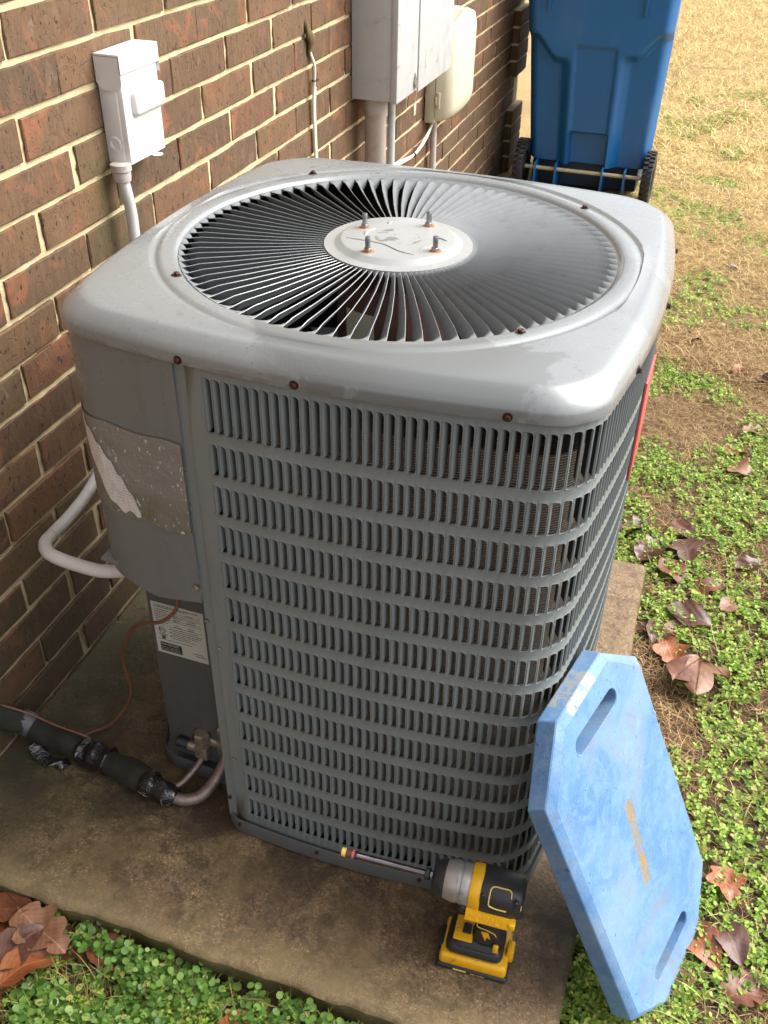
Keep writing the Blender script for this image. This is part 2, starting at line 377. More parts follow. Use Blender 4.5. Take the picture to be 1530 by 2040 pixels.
def leafmat(name, c1, c2, rough=.4):
    a = NT(name); co = a.coord(False)
    f = a.noise(co, 22, 5, .6, .4); c = a.mix(a.ramp(f, [(.3, 0.0), (.7, 1.0)]), c1, c2)
    c = a.mix(a.ramp(a.noise(co, 50, 4, .6), [(.66, 0.0), (.72, .8)]), c, tuple(x * .25 for x in c1))
    oc = a.sep(co); ve = a.math('FRACT', a.math('MULTIPLY', a.math('SUBTRACT', oc[0], a.math('MULTIPLY', a.math('ABSOLUTE', oc[1]), 1.1)), 85.0))
    c = a.mix(a.math('MULTIPLY', a.math('LESS_THAN', ve, .13), .5), c, tuple(x * .4 for x in c1)); c = a.mix(a.math('MULTIPLY', a.math('LESS_THAN', a.math('ABSOLUTE', oc[1]), .0011), .6), c, tuple(min(1, x * 1.5) for x in c2))
    vv = a.n('ShaderNodeTexWave'); vv.wave_type = 'BANDS'; vv.bands_direction = 'DIAGONAL'; vv.inputs['Scale'].default_value = 22; vv.inputs['Distortion'].default_value = 1.5; a.l(co, vv.inputs['Vector'])
    return a.set(c, rough, 0.0, a.math('ADD', a.math('MULTIPLY', vv.outputs['Fac'], .5), a.noise(co, 90, 4)), .45, .002, .5)
LM = [leafmat('wet_brown_leaf', (.085, .026, .014), (.2, .075, .035), .42), leafmat('orange_brown_leaf', (.2, .055, .018), (.33, .12, .045), .45),
      leafmat('purple_brown_leaf', (.06, .025, .018), (.15, .07, .048), .45), leafmat('tan_leaf', (.14, .06, .03), (.25, .125, .07), .45), leafmat('dark_wet_leaf', (.04, .014, .009), (.11, .038, .02), .36)]
# foam
a = NT('scuffed_blue_foam'); co = a.coord(False)
f = a.noise(co, 9, 6, .65, .5)
c = a.mix(a.ramp(f, [(.3, 0.0), (.7, 1.0)]), (.07, .165, .34), (.125, .25, .44))
c = a.mix(a.ramp(a.noise(co, 26, 6, .75, 1.2), [(.45, 0.0), (.6, .5)]), c, (.165, .3, .46))
c = a.mix(a.ramp(a.noise(co, 5, 4, .55, .3), [(.48, 0.0), (.62, .55)]), c, (.2, .29, .41))
c = a.mix(a.ramp(a.noise(co, 16, 6, .7, .8), [(.58, 0.0), (.74, .6)]), c, (.17, .19, .22))
c = a.mix(a.ramp(a.noise(co, 70, 3, .5, .3, (1, 2.4, 1)), [(.70, 0.0), (.73, .9)]), c, (.05, .07, .14))
c = a.mix(a.ramp(a.noise(co, 30, 3, .6, 2.0, (1, .3, 1)), [(.49, 0.0), (.5, .14), (.51, 0.0)]), c, (.4, .5, .62))
o_ = a.sep(co)
def band(x, c0, hw, k=200.0): return a.math('MULTIPLY', a.math('SUBTRACT', hw, a.math('ABSOLUTE', a.math('SUBTRACT', x, c0))), k, True)
vv_ = a.math('ADD', o_[1], a.math('MULTIPLY', o_[0], .12))
tm = a.math('MULTIPLY', a.math('MULTIPLY', band(vv_, -.004, .0135), band(o_[0], 0.0, .082)), a.math('GREATER_THAN', o_[2], .008))
tn = a.ramp(a.noise(co, 55, 5, .72, 1.8, (.6, 1, 1)), [(.42, 0.0), (.48, 1.0)])
tm = a.math('MULTIPLY', tm, tn)
c = a.mix(tm, c, a.mix(a.noise(co, 190, 4, .7), (.15, .105, .05), (.36, .28, .17)))
sc = a.math('MULTIPLY', a.math('MULTIPLY', band(o_[0], -.31, .0085), band(o_[1], -.008, .042)), a.ramp(a.noise(co, 60, 5, .7, 1.0), [(.42, 0.0), (.54, 1.0)]))
c = a.mix(sc, c, (.38, .35, .24))
gr = a.math('MULTIPLY', a.ramp(a.noise(co, 11, 6, .7, .6), [(.55, 0.0), (.68, .5)]), 1.0); c = a.mix(gr, c, (.2, .19, .17))
hh = a.math('ADD', a.noise(co, 300, 4, .6), a.math('MULTIPLY', a.noise(co, 14, 4), 2.0)); hh = a.math('SUBTRACT', hh, a.math('MULTIPLY', tm, .8))
dn = a.ramp(a.noise(co, 95, 2, .5, .4), [(.7, 0.0), (.75, 1.0)]); hh = a.math('SUBTRACT', hh, a.math('MULTIPLY', dn, .8))
MT['foam'] = a.set(c, .5, 0.0, hh, .3, .002, .4)
MT['torn'] = simple('torn_tan_foam', (.34, .24, .12), .9, 0, .35, 90, .8)
# bin plastic
a = NT('blue_bin_plastic'); co = a.coord(False)
c = a.mix(a.noise(co, 3, 5, .6), (.01, .1, .29), (.016, .145, .38))
c = a.mix(a.ramp(a.noise(co, 6, 5, .6, .4, (1, 1, .3)), [(.55, 0.0), (.8, .4)]), c, (.1, .22, .38))
c = a.mix(a.ramp(a.noise(co, 30, 5, .7, 1, (1, 1, .25)), [(.7, 0.0), (.76, .7)]), c, (.02, .02, .03))
MT['bin'] = a.set(c, .36, 0.0, a.noise(co, 140, 4), .1, .001, .5)
MT['bindark'] = simple('dark_blue_bin_base', (.012, .035, .07), .5, 0, .2, 20)
# coil
a = NT('dirty_condenser_fins'); co = a.coord(False)
wv = a.n('ShaderNodeTexWave'); wv.wave_type = 'BANDS'; wv.bands_direction = 'Z'; wv.inputs['Scale'].default_value = 78; wv.inputs['Distortion'].default_value = 1.2; wv.inputs['Detail'].default_value = 2; wv.inputs['Detail Scale'].default_value = 4
a.l(co, wv.inputs['Vector'])
c = a.mix(wv.outputs['Fac'], (.13, .095, .065), (.78, .67, .52)); c = a.mix(a.math('MULTIPLY', a.noise(co, 12, 4), .5), c, (.14, .1, .07))
c = a.mix(a.ramp(a.noise(co, 130, 2, .5), [(.7, 0.0), (.75, .6)]), c, (.6, .55, .45))  # pale flecks painted in as glints on the fins
c = a.mix(a.math('GREATER_THAN', a.sep(co)[2], .9), c, (.03, .025, .02))  # coil top coloured dark, as shaded below the lid
MT['coil'] = a.set(c, .5, .0, wv.outputs['Fac'], .8, .003)
# weathered plastic film
a = NT('weathered_clear_film'); co = a.coord(); z = a.sep(co)[2]; x = a.sep(co)[0]
c = a.mix(a.noise(co, 14, 5, .6, .5), (.15, .142, .128), (.29, .28, .26))
gm = a.math('MULTIPLY', a.math('SUBTRACT', 1.0, a.math('MULTIPLY', a.math('SUBTRACT', z, .665), 14.0), True), a.ramp(a.noise(co, 20, 5, .6), [(.35, .2), (.6, 1.0)]))
c = a.mix(a.math('MULTIPLY', gm, .9), c, (.08, .095, .02))
sp = a.ramp(a.noise(co, 170, 3, .6, .3, (1, 1, .5)), [(.62, 0.0), (.68, 1.0)])
c = a.mix(sp, c, (.6, .58, .54))  # pale specks painted in as glints off the wrinkles
MT['film'] = a.set(c, .16, 0.0, a.math('ADD', a.noise(co, 120, 4, .6, 1.0), a.math('MULTIPLY', a.noise(co, 22, 4), .8)), .5, .004, .6)
a = NT('faded_printed_label'); co = a.coord(); z = a.sep(co)[2]
ln = a.n('ShaderNodeTexWave'); ln.wave_type = 'BANDS'; ln.bands_direction = 'Z'; ln.inputs['Scale'].default_value = 62; a.l(co, ln.inputs['Vector'])
tx = a.math('MULTIPLY', a.ramp(ln.outputs['Fac'], [(.62, 0.0), (.7, 1.0)]), a.ramp(a.noise(co, 160, 2, .5, 0, (1, 1, .3)), [(.47, 0.0), (.5, 1.0)]))
c = a.mix(a.math('MULTIPLY', tx, .55), (.66, .64, .63), (.25, .25, .3))
MT['label'] = a.set(c, .35, 0.0, a.noise(co, 60, 4, .6), .3, .002)
# black tape
a = NT('glossy_black_tape'); co = a.coord(False)
tp_ = a.mix(a.ramp(a.noise(co, 20, 4, .6, 1.2), [(.6, 0.0), (.64, 1.0)]), (.012, .012, .013), (.28, .28, .28))
MT['tape'] = a.set(tp_, .14, 0.0, a.noise(co, 42, 3, .5, 1.2), .8, .008, .6)
a = NT('mossy_foam_insulation'); co = a.coord()
c = a.mix(a.ramp(a.noise(co, 18, 6, .65), [(.4, 0.0), (.7, 1.0)]), (.010, .010, .009), (.038, .036, .02))
c = a.mix(a.noise(co, 260, 4), c, (.02, .02, .012))
MT['insul'] = a.set(c, .85, 0.0, a.noise(co, 200, 5, .7), .5, .002)

# ------------------------------------------------------------------ ground
def gz(x, y):
    x = np.asarray(x, float); y = np.asarray(y, float)
    near = np.exp(-np.maximum(0, y - 1) * .3)
    return -.068 - .02 * (1 - near) + (fbm(x * 4.1 + 30, y * 4.1 + 30) - .5) * .03 + (fbm(x * 13 + 5, y * 13 + 9, 2) - .5) * .012
xs = np.concatenate([np.linspace(-60, -3, 14), np.linspace(-2.6, 3.4, 121), np.linspace(4, 60, 16)])
ys = np.concatenate([np.linspace(-30, -3, 10), np.linspace(-2.6, 5, 153), np.linspace(5.4, 14, 30), np.linspace(16, 90, 16)])
GX, GY = np.meshgrid(xs, ys); nx, ny = len(xs), len(ys)
V = np.stack([GX.ravel(), GY.ravel(), gz(GX, GY).ravel()], 1)
I = (np.arange(ny - 1)[:, None] * nx + np.arange(nx - 1)[None, :]).ravel()
tag(np_mesh('ground', V, np.stack([I, I + 1, I + nx + 1, I + nx], 1), MT['soil'], None, True), 'brown yard soil and thatch around the slab', None, None, 'structure')

# ------------------------------------------------------------------ concrete slab
SX0, SX1, SY0, SY1 = .006, 1.146, -.682, .605
def slab():
    nx, ny = 115, 130; r = .012
    xs = np.linspace(SX0, SX1, nx); ys = np.linspace(SY0, SY1, ny); V = []; F = []
    def ez(x, y):
        d = min(x - SX0 + .02, SX1 - x, y - SY0, SY1 - y)
        return -max(0, (r - d)) ** 2 / r * .9 + float(fbm(x * 9, y * 9) - .5) * .004
    for y in ys:
        for x in xs:
            ox = oy = 0
            if y == ys[0]: oy = (float(fbm(x * 14, 3.3)) - .5) * .016
            if x == xs[-1]: ox = (float(fbm(y * 9, 8.3)) - .5) * .006
            V.append((x + ox, y + oy, ez(x, y)))
    for j in range(ny - 1):
        for i in range(nx - 1): a0 = j * nx + i; F.append((a0, a0 + 1, a0 + nx + 1, a0 + nx))
    per = [i for i in range(nx)] + [j * nx + nx - 1 for j in range(1, ny)] + [(ny - 1) * nx + i for i in range(nx - 2, -1, -1)] + [j * nx for j in range(ny - 2, 0, -1)]
    rows = [per]
    for lev, zz in enumerate((-.03, -.055, -.085, -.14)):
        base = len(V)
        for k in per:
            x, y, _ = V[k]; o = (float(fbm(x * 20 + y * 17, lev * 3.1)) - .55) * .014
            V.append((x + (o if x > SX1 - .02 else 0), y - (o if y < SY0 + .03 else 0), zz))
        rows.append(list(range(base, base + len(per))))
    n = len(per)
    for a0, b0 in zip(rows[:-1], rows[1:]):
        for k in range(n): F.append((a0[k], b0[k], b0[(k + 1) % n], a0[(k + 1) % n]))
    me = bpy.data.meshes.new('slab'); me.from_pydata(V, [], F); smooth_mesh(me, 60)
    return tag(link('concrete_slab', me, None, MT['slab']), 'wet brown concrete slab with green algae under the grey condenser', None, None, 'structure')
slab()

# ------------------------------------------------------------------ brick wall
def project(P):
    d = Vector(P) - CAM; z = d.dot(CF)
    if z < .05: return None
    return 765 + 1930.67 * d.dot(CR) / z, 1020 - 1930.67 * d.dot(CU) / z, z
def hidden(P):   # hidden by the unit or by the bin
    d = Vector(P) - CAM
    for lo, hi in (((.34, -.38, .05), (1.02, .28, .985)), ((.22, 3.7, 0), (.72, 4.2, 1.0))):
        t0, t1 = 0.0, .999
        for k in range(3):
            if abs(d[k]) < 1e-9: continue
            a_, b_ = (lo[k] - CAM[k]) / d[k], (hi[k] - CAM[k]) / d[k]
            t0, t1 = max(t0, min(a_, b_)), min(t1, max(a_, b_))
        if t0 < t1: return True
    return False
BH, BL, Z0, Y0 = .0794, .2544, 1.1907, -.0138
WEND = 4.17
def brick_mesh(seed, L=.2428, H=.0682, D=.03):
    r = random.Random(seed); j = lambda s=.0016: r.uniform(-s, s)
    def ring(x, inset, jj):
        p = []
        for (yy, zz) in ((0, 0), (.28, 0), (.62, 0), (1, 0), (1, 1), (.66, 1), (.31, 1), (0, 1)):
            ly = inset + (L - 2 * inset) * yy + j(jj); lz = inset + (H - 2 * inset) * zz + j(jj)
            p.append((x + j(.0009), ly - L / 2, lz - H / 2))
        return p
    m = MB(); rings = [ring(-D, .0005, 0), ring(-.0016, .0002, .0016), ring(0, .0016, .0012)]
    m.loft(rings, True, False, False)
    c = len(m.v); m.add([(r.uniform(.0, .001), -L * .17, j(.004)), (r.uniform(.0, .001), L * .17, j(.004))], [])
    o = 16; ringi = [o + k for k in range(8)]
    for (k0, k1, ce) in ((7, 0, 0), (0, 1, 0), (6, 7, 0), (2, 3, 1), (3, 4, 1), (4, 5, 1)): m.f.append((ringi[k0], ringi[k1], c + ce)); m.mi.append(0)
    m.f.append((ringi[1], ringi[2], c + 1, c)); m.mi.append(0); m.f.append((ringi[5], ringi[6], c, c + 1)); m.mi.append(0)
    me = bpy.data.meshes.new('brick'); me.from_pydata(m.v, [], m.f); me.materials.append(MT['brick']); return me
wall = empty('brick_wall', (0, 1.5, 0))
tag(wall, 'brown brick house wall with cream mortar behind the condenser', 'brick wall')
variants = [brick_mesh(i) for i in range(14)]
bricks = []
for k in range(-20, 18):            # course k lies between bed k-1 and bed k (bed 0 at Z0)
    zc = Z0 - k * BH + BH / 2
    off = .5 if k % 2 else 0.0
    for i in range(-11, 18):
        jit = random.uniform(-.005, .005)
        y = Y0 + BL * (i + off + .5) + jit
        if y + BL / 2 > WEND:
            if y > WEND: continue
        bricks.append((y, zc + random.uniform(-.0012, .0012), k))
vis = []; rest = []
for b in bricks:
    pts = [project((0, b[0] + dy, b[1])) for dy in (-.1, 0, .1)]
    ok = any(p and -60 < p[0] < 1590 and -60 < p[1] < 2100 for p in pts) and not all(hidden((0, b[0] + dy, b[1])) for dy in (-.11, 0, .11)) and b[1] > -.05
    (vis if ok else rest).append((pts[1][2] if pts[1] else 9, b))
vis.sort(); rest = [b for _, b in rest] + [b for _, b in vis[300 - 36:]]; vis = [b for _, b in vis[:300 - 36]]
for b in vis:
    me = random.choice(variants)
    o = link('brick', me, wall); o.location = (random.uniform(-.0015, .0015), b[0] - 1.5, b[1]); o.rotation_euler = (random.uniform(-.006, .006), random.choice((0, 0)), random.uniform(-.004, .004))
    if b[0] + BL / 2 > WEND: o.scale = (1, .5, 1); o.location.y -= BL / 4
mb = MB(); mb.use(MT['brick'])
for b in rest:
    me = random.choice(variants); e = .5 if b[0] + BL / 2 > WEND else 1
    mx = Matrix.Translation((random.uniform(-.0015, .0015), b[0] - 1.5 - (BL / 4 if e < 1 else 0), b[1])) @ Matrix.Diagonal((1, e, 1, 1))
    mb.add([v.co for v in me.vertices], [tuple(p.vertices) for p in me.polygons], mx)
tag(mb.build('brickwork', None, wall, 30), None, None, None, 'stuff')
# projecting corner blocks of brick (quoins) at the far end of the wall
qn = 0
for (zlo, n) in ((-.08, 4), (.396, 4), (.872, 4), (1.35, 4), (1.83, 4), (2.3, 4)):
    for q in range(n):
        zc = zlo + BH * (q + .5)
        for (yy, e) in ((3.99 + .127 * (q % 2) * 0 + .0, 1.0),):
            o = link('brick', variants[(q * 3 + qn) % 14], wall); o.location = (.035, yy - 1.5 + .05, zc); o.scale = (1.6, e, 1.0); qn += 1
mq = MB(); mq.use(MT['mortar'])
for (zlo, n) in ((-.08, 4), (.396, 4), (.872, 4), (1.35, 4), (1.83, 4), (2.3, 4)):
    mq.rbox((-.06, 3.921 - 1.5, zlo + .002), (.031, 4.168 - 1.5, zlo + n * BH - .002), .002)
mq.build('quoin_mortar', None, wall)
# mortar: grid with a rough, slightly proud bed
mny, mnz = 900, 260
yy = np.linspace(-2.85, WEND - .002, mny); zz = np.linspace(-.2, 2.78, mnz)
YY, ZZ = np.meshgrid(yy, zz)
XX = -.0050 + (fbm(YY * 40, ZZ * 55, 2) - .5) * .0062 + (fbm(YY * 8, ZZ * 8, 2) - .5) * .002
V = np.stack([XX.ravel(), YY.ravel() - 1.5, ZZ.ravel()], 1)
I = (np.arange(mnz - 1)[:, None] * mny + np.arange(mny - 1)[None, :]).ravel()
np_mesh('mortar', V, np.stack([I, I + 1, I + mny + 1, I + mny], 1), MT['mortar'], wall, True)
m = MB(); m.use(MT['mortar']); m.box((-.25, -2.85 - 1.5, -.2), (-.018, WEND - .004 - 1.5, 2.78)); m.build('backing', None, wall)
# roof eave above the wall (seen only in reflections)
m = MB(); m.use(MT['soffit'])
m.box((-.25, -3.2, 2.74), (.26, 4.45, 2.77)); m.box((.26, -3.2, 2.70), (.285, 4.45, 2.90)); m.box((.286, -3.2, 2.80), (.38, 4.45, 2.90))
tag(m.build('roof_eave'), 'cream soffit and gutter edge along the top of the brick wall', 'eave')

# ------------------------------------------------------------------ condenser unit
AX, AY, TH = .6754, -.0514, -.0165
A_, R_, B_ = .369, .0549, .0367; K_ = B_ / A_
def bow(x, y): return x * (1 + K_ * (1 - (y / A_) ** 2)), y * (1 + K_ * (1 - (x / A_) ** 2))
def oring(ins, r=R_, nc=10, ns=16):
    a = A_ - ins; r = min(r, a * .99); P = []
    for q in range(4):
        cx, cy = [(a - r, a - r), (-(a - r), a - r), (-(a - r), -(a - r)), (a - r, -(a - r))][q]
        for t in np.linspace(q * PI / 2, (q + 1) * PI / 2, nc): P.append((cx + r * math.cos(t), cy + r * math.sin(t)))
        e = P[-1]; nxc = [(-(a - r), a - r), (-(a - r), -(a - r)), (a - r, -(a - r)), (a - r, a - r)][q]; off = [(0, r), (-r, 0), (0, -r), (r, 0)][q]
        f = (nxc[0] + off[0], nxc[1] + off[1])
        for t in np.linspace(0, 1, ns)[1:-1]: P.append((e[0] * (1 - t) + f[0] * t, e[1] * (1 - t) + f[1] * t))
    return [bow(*p) for p in P]
AC = empty('air_conditioner', (AX, AY, 0), (0, 0, TH))
tag(AC, 'tall grey louvered outdoor air conditioner unit with round fan grille, on the concrete slab', 'air conditioner')
# lid
def z3(r, z): return [(x, y, z) for x, y in r]
def crc(rad, z, base):   # circle sampled at the same polar angles as base ring
    return [(rad * math.cos(math.atan2(y, x)), rad * math.sin(math.atan2(y, x)), z) for x, y in base]
base = oring(.0)
m = MB(); m.use(MT['lid'])
LR = [z3(oring(.0035), .966), z3(oring(.0035), .9605), z3(oring(.0), .9595), z3(oring(0), .972), z3(oring(.0012, .057), .9768), z3(oring(.0068, .062), .9845), z3(oring(.0142, .066), .9918),
      z3(oring(.0195, .07), .9963), z3(oring(.0225, .072), .9980), z3(oring(.027, .078), .9990), z3(oring(.040, .10), .9998)]
tgt = crc(.372, 1.0022, base); last = LR[-1]
# inside the corner/side limits the circle can be wider than the sides: clamp it
def clampc(ring, lim):
    out = []
    for (x, y, z), (lx, ly, _) in zip(ring, lim):
        rl = math.hypot(lx, ly) - .0015; rr = math.hypot(x, y); s_ = min(1, rl / rr); out.append((x * s_, y * s_, z))
    return out
for rad, z in ((.372, 1.0018), (.3685, 1.0016), (.3655, .9992), (.3625, .9985), (.3595, .9992), (.3565, 1.0014), (.350, 1.0018), (.337, 1.0016), (.3335, 1.0002), (.331, .9975), (.328, .9945), (.3265, .9945), (.3262, .990)):
    LR.append(clampc(crc(rad, z, base), last))
m.loft(LR, True)
lid = m.build('lid', None, AC, 50)
def screw(parent, loc, nrm, r=.0052, mat='rust', washer=True, name='screw'):
    m = MB(); m.use(MT[mat])
    if washer: m.lathe([(r * 1.35, 0), (r * 1.35, .0009), (r * .9, .0011)], 14, None, False, True)
    m.lathe([(r * .85, .001), (r * .85, .0042), (r * .62, .005), (r * .3, .0046)], 6, None, False, True)
    o = m.build(name, None, parent, 30); q = Vector(nrm).to_track_quat('Z', 'Y'); o.rotation_mode = 'QUATERNION'; o.rotation_quaternion = q; o.location = loc; return o
for (x, y) in ((-.2453, -.2362), (-.2506, .2597), (.2359, .2607), (.2451, -.2373)): screw(lid, (x, y, 1.0014), (random.uniform(-.15, .15), random.uniform(-.15, .15), 1))
def on_face(x=None, y=None, ins=0):   # point on bowed outline: front (x given) or right side (y given)
    a = A_ - ins
    if x is not None:
        return bow(x, -a), Vector((2 * K_ * x / A_ * -1 * -1 * .0 + 2 * B_ * x / A_**2 * 1, -1, 0)).normalized()
    p = bow(a, y); return p, Vector((1, 2 * B_ * y / A_**2, 0)).normalized()
for x in (-.156, .007, .268):
    p, n = on_face(x=x); screw(lid, (p[0], p[1], .9655), n, .0045)
for y in (-.213, .0, .22):
    p, n = on_face(y=y); screw(lid, (p[0], p[1], .9655), n, .0045)
m = MB(); m.use(MT['black']); m.loft([[(x, y, .9604) for x, y in oring(.003)], [(x, y, .9577) for x, y in oring(.0035)], [(x, y, .9577) for x, y in oring(.008)]], True); m.build('seam_shadow_ring', None, AC, 40)  # thin black ring added as the shadow line under the lid
# fan guard: hub plate with radial vanes
m = MB(); m.use(MT['vane'])
hubmat = NT('worn_hub_paint'); co = hubmat.coord(); hc = hubmat.mix(hubmat.noise(co, 20, 4), (.27, .28, .278), (.33, .34, .335))
dx_ = hubmat.sep(hubmat.coord(False)); rad_ = hubmat.math('SQRT', hubmat.math('ADD', hubmat.math('MULTIPLY', dx_[0], dx_[0]), hubmat.math('MULTIPLY', dx_[1], dx_[1])))
pl = hubmat.math('MULTIPLY', hubmat.ramp(hubmat.noise(co, 42, 4, .6, .3), [(.54, 0.0), (.56, 1.0)]), hubmat.math('LESS_THAN', rad_, .036))
hc = hubmat.mix(pl, hc, (.17, .17, .165)); hubmat.set(hc, .3, 0, hubmat.noise(co, 500, 2), .1, .0005)
m = MB(); m.use(hubmat.m)
m.lathe([(.1125, .9975), (.1125, 1.0005), (.098, 1.0012), (.095, 1.0016), (.0885, 1.0078), (.085, 1.0086), (.05, 1.0092), (.0005, 1.0095)], 64, None, False, True)
# embossed swirl ribs on the plate
def rib(pts, w=.0045, h=.0022, z=1.0078):
    P = catmull([Vector((x, y, z)) for x, y in pts], 8); rings = []
    for i in range(len(P)):
        T = (P[min(i+1, len(P)-1)] - P[max(i-1, 0)]).normalized(); N = Vector((-T.y, T.x, 0)); e = math.sin(PI * min(1, max(.02, i / (len(P)-1)))) ** .4
        rings.append([P[i] + N * w * e * c0 + Vector((0, 0, h * e * s0 + .0012)) for c0, s0 in ((-1, -.6), (-.55, .75), (0, 1), (.55, .75), (1, -.6))])
    m.loft(rings, False)
rib([(-.072, -.03), (-.04, -.031), (-.01, -.035), (.02, -.052), (.045, -.058)]); rib([(-.045, .02), (-.052, .006), (-.05, -.01)]); rib([(-.032, .06), (-.034, .048)]); rib([(.044, -.036), (.052, -.022), (.06, -.014)], .0035); rib([(.05, .022), (.062, .018), (.074, .012)], .0035)
guard = m.build('fan_guard', None, AC, 40)
NV = 88
def vane_mesh():
    st = [(.109, 0, 1), (.113, .45, 1), (.122, 1, 1), (.18, 1, 1), (.25, 1, 1), (.30, 1, 1), (.312, .95, 1), (.3185, .45, 1), (.323, .1, 1), (.3275, 0, 1)]
    top = []; bot = []; mid = []
    for r, t, _ in st:
        pitch = 2 * PI * r / NV; wv = pitch * (.93 if t > .3 else .86 + .12 * (1 - t)); ang = math.radians(57) * t
        dz = math.sin(ang) * wv; dt = math.cos(ang) * wv
        zt = .9992 if r < .30 else .9992 - .003 * min(1, (r - .30) / .02)
        k = .010 * math.sin(PI * min(1, (r - .11) / .21)) * .35      # slight sweep of the cut line
        top.append((r, k, zt)); mid.append((r, k - dt * .55, zt - dz * .42 - .0006 * t)); bot.append((r, k - dt, zt - dz))
    n = len(st); V = top + mid + bot; F = []
    for i in range(n - 1):
        F.append((i, i + 1, n + i + 1, n + i)); F.append((n + i, n + i + 1, 2 * n + i + 1, 2 * n + i))
    # rolled bright upper lip
    lip = [(r, y + .0008, z - .0007) for r, y, z in top]; b = len(V); V += lip
    for i in range(n - 1): F.append((b + i, b + i + 1, i + 1, i))
    me = bpy.data.meshes.new('vane'); me.from_pydata(V, [], F); smooth_mesh(me, 60); me.materials.append(MT['vane']); me.materials.append(MT['lid'])
    me.polygons.foreach_set('material_index', [0] * (len(F) - n + 1) + [1] * (n - 1)); return me
vm = vane_mesh()
for i in range(NV):
    o = link('vane', vm, guard); o.rotation_euler = (0, 0, 2 * PI * i / NV)
for (x, y) in ((-.0619, .0207), (.0274, .0641), (-.0229, -.0706), (.0679, -.032)):
    m = MB(); m.use(MT['rust2']); m.lathe([(.0105, 0), (.0095, .0012), (.005, .0014)], 16, None, False, True)
    m.use(MT['steel']); m.lathe([(.0062, .0014), (.0062, .006), (.005, .0066)], 6, None, False, True); m.lathe([(.0042, .006), (.0042, .0215), (.0036, .023), (.0015, .0232)], 12, None, False, True)
    o = m.build('bolt', None, guard, 35); o.location = (x, y, 1.0078)
# louver panel: sheet with slots, wrapped round front, right side and back
A1 = A_ - .006
def s2p(s, depth=0):   # s measured along the base square from the front-left; returns bowed xy and tangent angle
    a = A1 - depth * 0; L = 2 * (a - R_); C = R_ * PI / 2
    s0 = s + (a - R_)          # s = x on the front face
    segs = [('l', L), ('c', C), ('l', L), ('c', C), ('l', L), ('c', C)]
    x, y, ang = -(a - R_), -a, 0.0
    for typ, ln in segs:
        t = min(s0, ln) if s0 < ln else ln
        if typ == 'l': nx_, ny_ = x + t * math.cos(ang), y + t * math.sin(ang); na = ang
        else:
            ph = t / R_; nx_ = x + R_ * (math.sin(ang + ph) - math.sin(ang)); ny_ = y + R_ * (math.cos(ang) - math.cos(ang + ph)); na = ang + ph
        if s0 <= ln or ln == 0: x, y, ang = nx_, ny_, na; break
        x, y, ang = nx_, ny_, na; s0 -= ln
    nxv, nyv = math.sin(ang), -math.cos(ang)   # outward normal
    bx, by = bow(x, y)
    return bx - nxv * depth, by - nyv * depth, ang
PITCH, HW = .01375, .0117
rows = [(.863, .945)] + [(.795 - .0675 * i + (.0004 * i), .846 - .0675 * i + (.0001 * i)) for i in range(12)]
sS, sE = -.151, -.126
ncol = int((A1 - R_ - sE + R_ * PI / 2 + 2 * (A1 - R_)) / PITCH)      # front, corner, right side
zs_cell = [.9745]
for i, (lo, hi) in enumerate(rows):
    nxt = rows[i + 1][1] if i + 1 < len(rows) else .040
    zs_cell.append((lo + nxt) / 2)
zs_cell[-1] = .028
m = MB(); m.use(MT['panel'])
def P3(s, z, d=0):
    x, y, _ = s2p(s, d); return (x, y, z)
for zi, (lo, hi) in enumerate(rows):
    zt, zb = zs_cell[zi], zs_cell[zi + 1]
    m.add([P3(sS, zb), P3(sE - .001, zb), P3(sE - .001, zt), P3(sS, zt)], [(0, 1, 2, 3)])
    for c in range(ncol):
        s0 = sE - .001 + c * PITCH; s1 = s0 + PITCH; h0 = s0 + .001; h1 = h0 + HW; rc = .0052
        hole = [(h0, lo + .0012), (h0 + .0012, lo), (h1 - rc, lo), (h1 - rc * .3, lo + rc * .3), (h1, lo + rc), (h1, hi - rc), (h1 - rc * .3, hi - rc * .3), (h1 - rc, hi), (h0 + .0006, hi), (h0, hi - .0006)]
        outer = [(s0, zb), (h0 + .0012, zb), (h1 - rc, zb), (s1, zb), (s1, lo + rc), (s1, hi - rc), (s1, zt), (h1 - rc, zt), (h0 + .0006, zt), (s0, zt)]
        ms_, mz_ = (h0 + h1) / 2, (lo + hi) / 2; g_ = .0008
        grow = [(s + (g_ if s > ms_ else -g_) * min(1, abs(s - ms_) / (HW * .42)), z + (g_ if z > mz_ else -g_) * min(1, abs(z - mz_) / ((hi - lo) * .45))) for s, z in hole]
        v = [P3(s, z, -.0005 if k > 1 else -.0011) for k, (s, z) in enumerate(hole)] + [P3(s, z) for s, z in outer] + [P3(s, z, .0022) for s, z in hole] + [P3(s, z) for s, z in grow]
        # small outward roll on the lip catches the light
        f = []
        for k in range(10):
            k2 = (k + 1) % 10
            f.append((10 + k, 10 + k2, 30 + k2, 30 + k)); f.append((30 + k, 30 + k2, k2, k)); f.append((k, k2, 20 + k2, 20 + k))
        m.add(v, f)
send = sE - .001 + ncol * PITCH
sfin = send + .02 + R_ * PI / 2 + 2 * (A1 - R_) + R_ * PI / 2 * .98
ss = list(np.linspace(send, sfin, 60))
for a0, b0 in zip(ss[:-1], ss[1:]): m.add([P3(a0, .028), P3(b0, .028), P3(b0, .9745), P3(a0, .9745)], [(0, 1, 2, 3)])
m.add([P3(sS, .028), P3(sS, .9745), P3(sS, .9745, .012), P3(sS, .028, .012)], [(0, 1, 2, 3)])
lp = m.build('louver_panel', None, AC, 0)
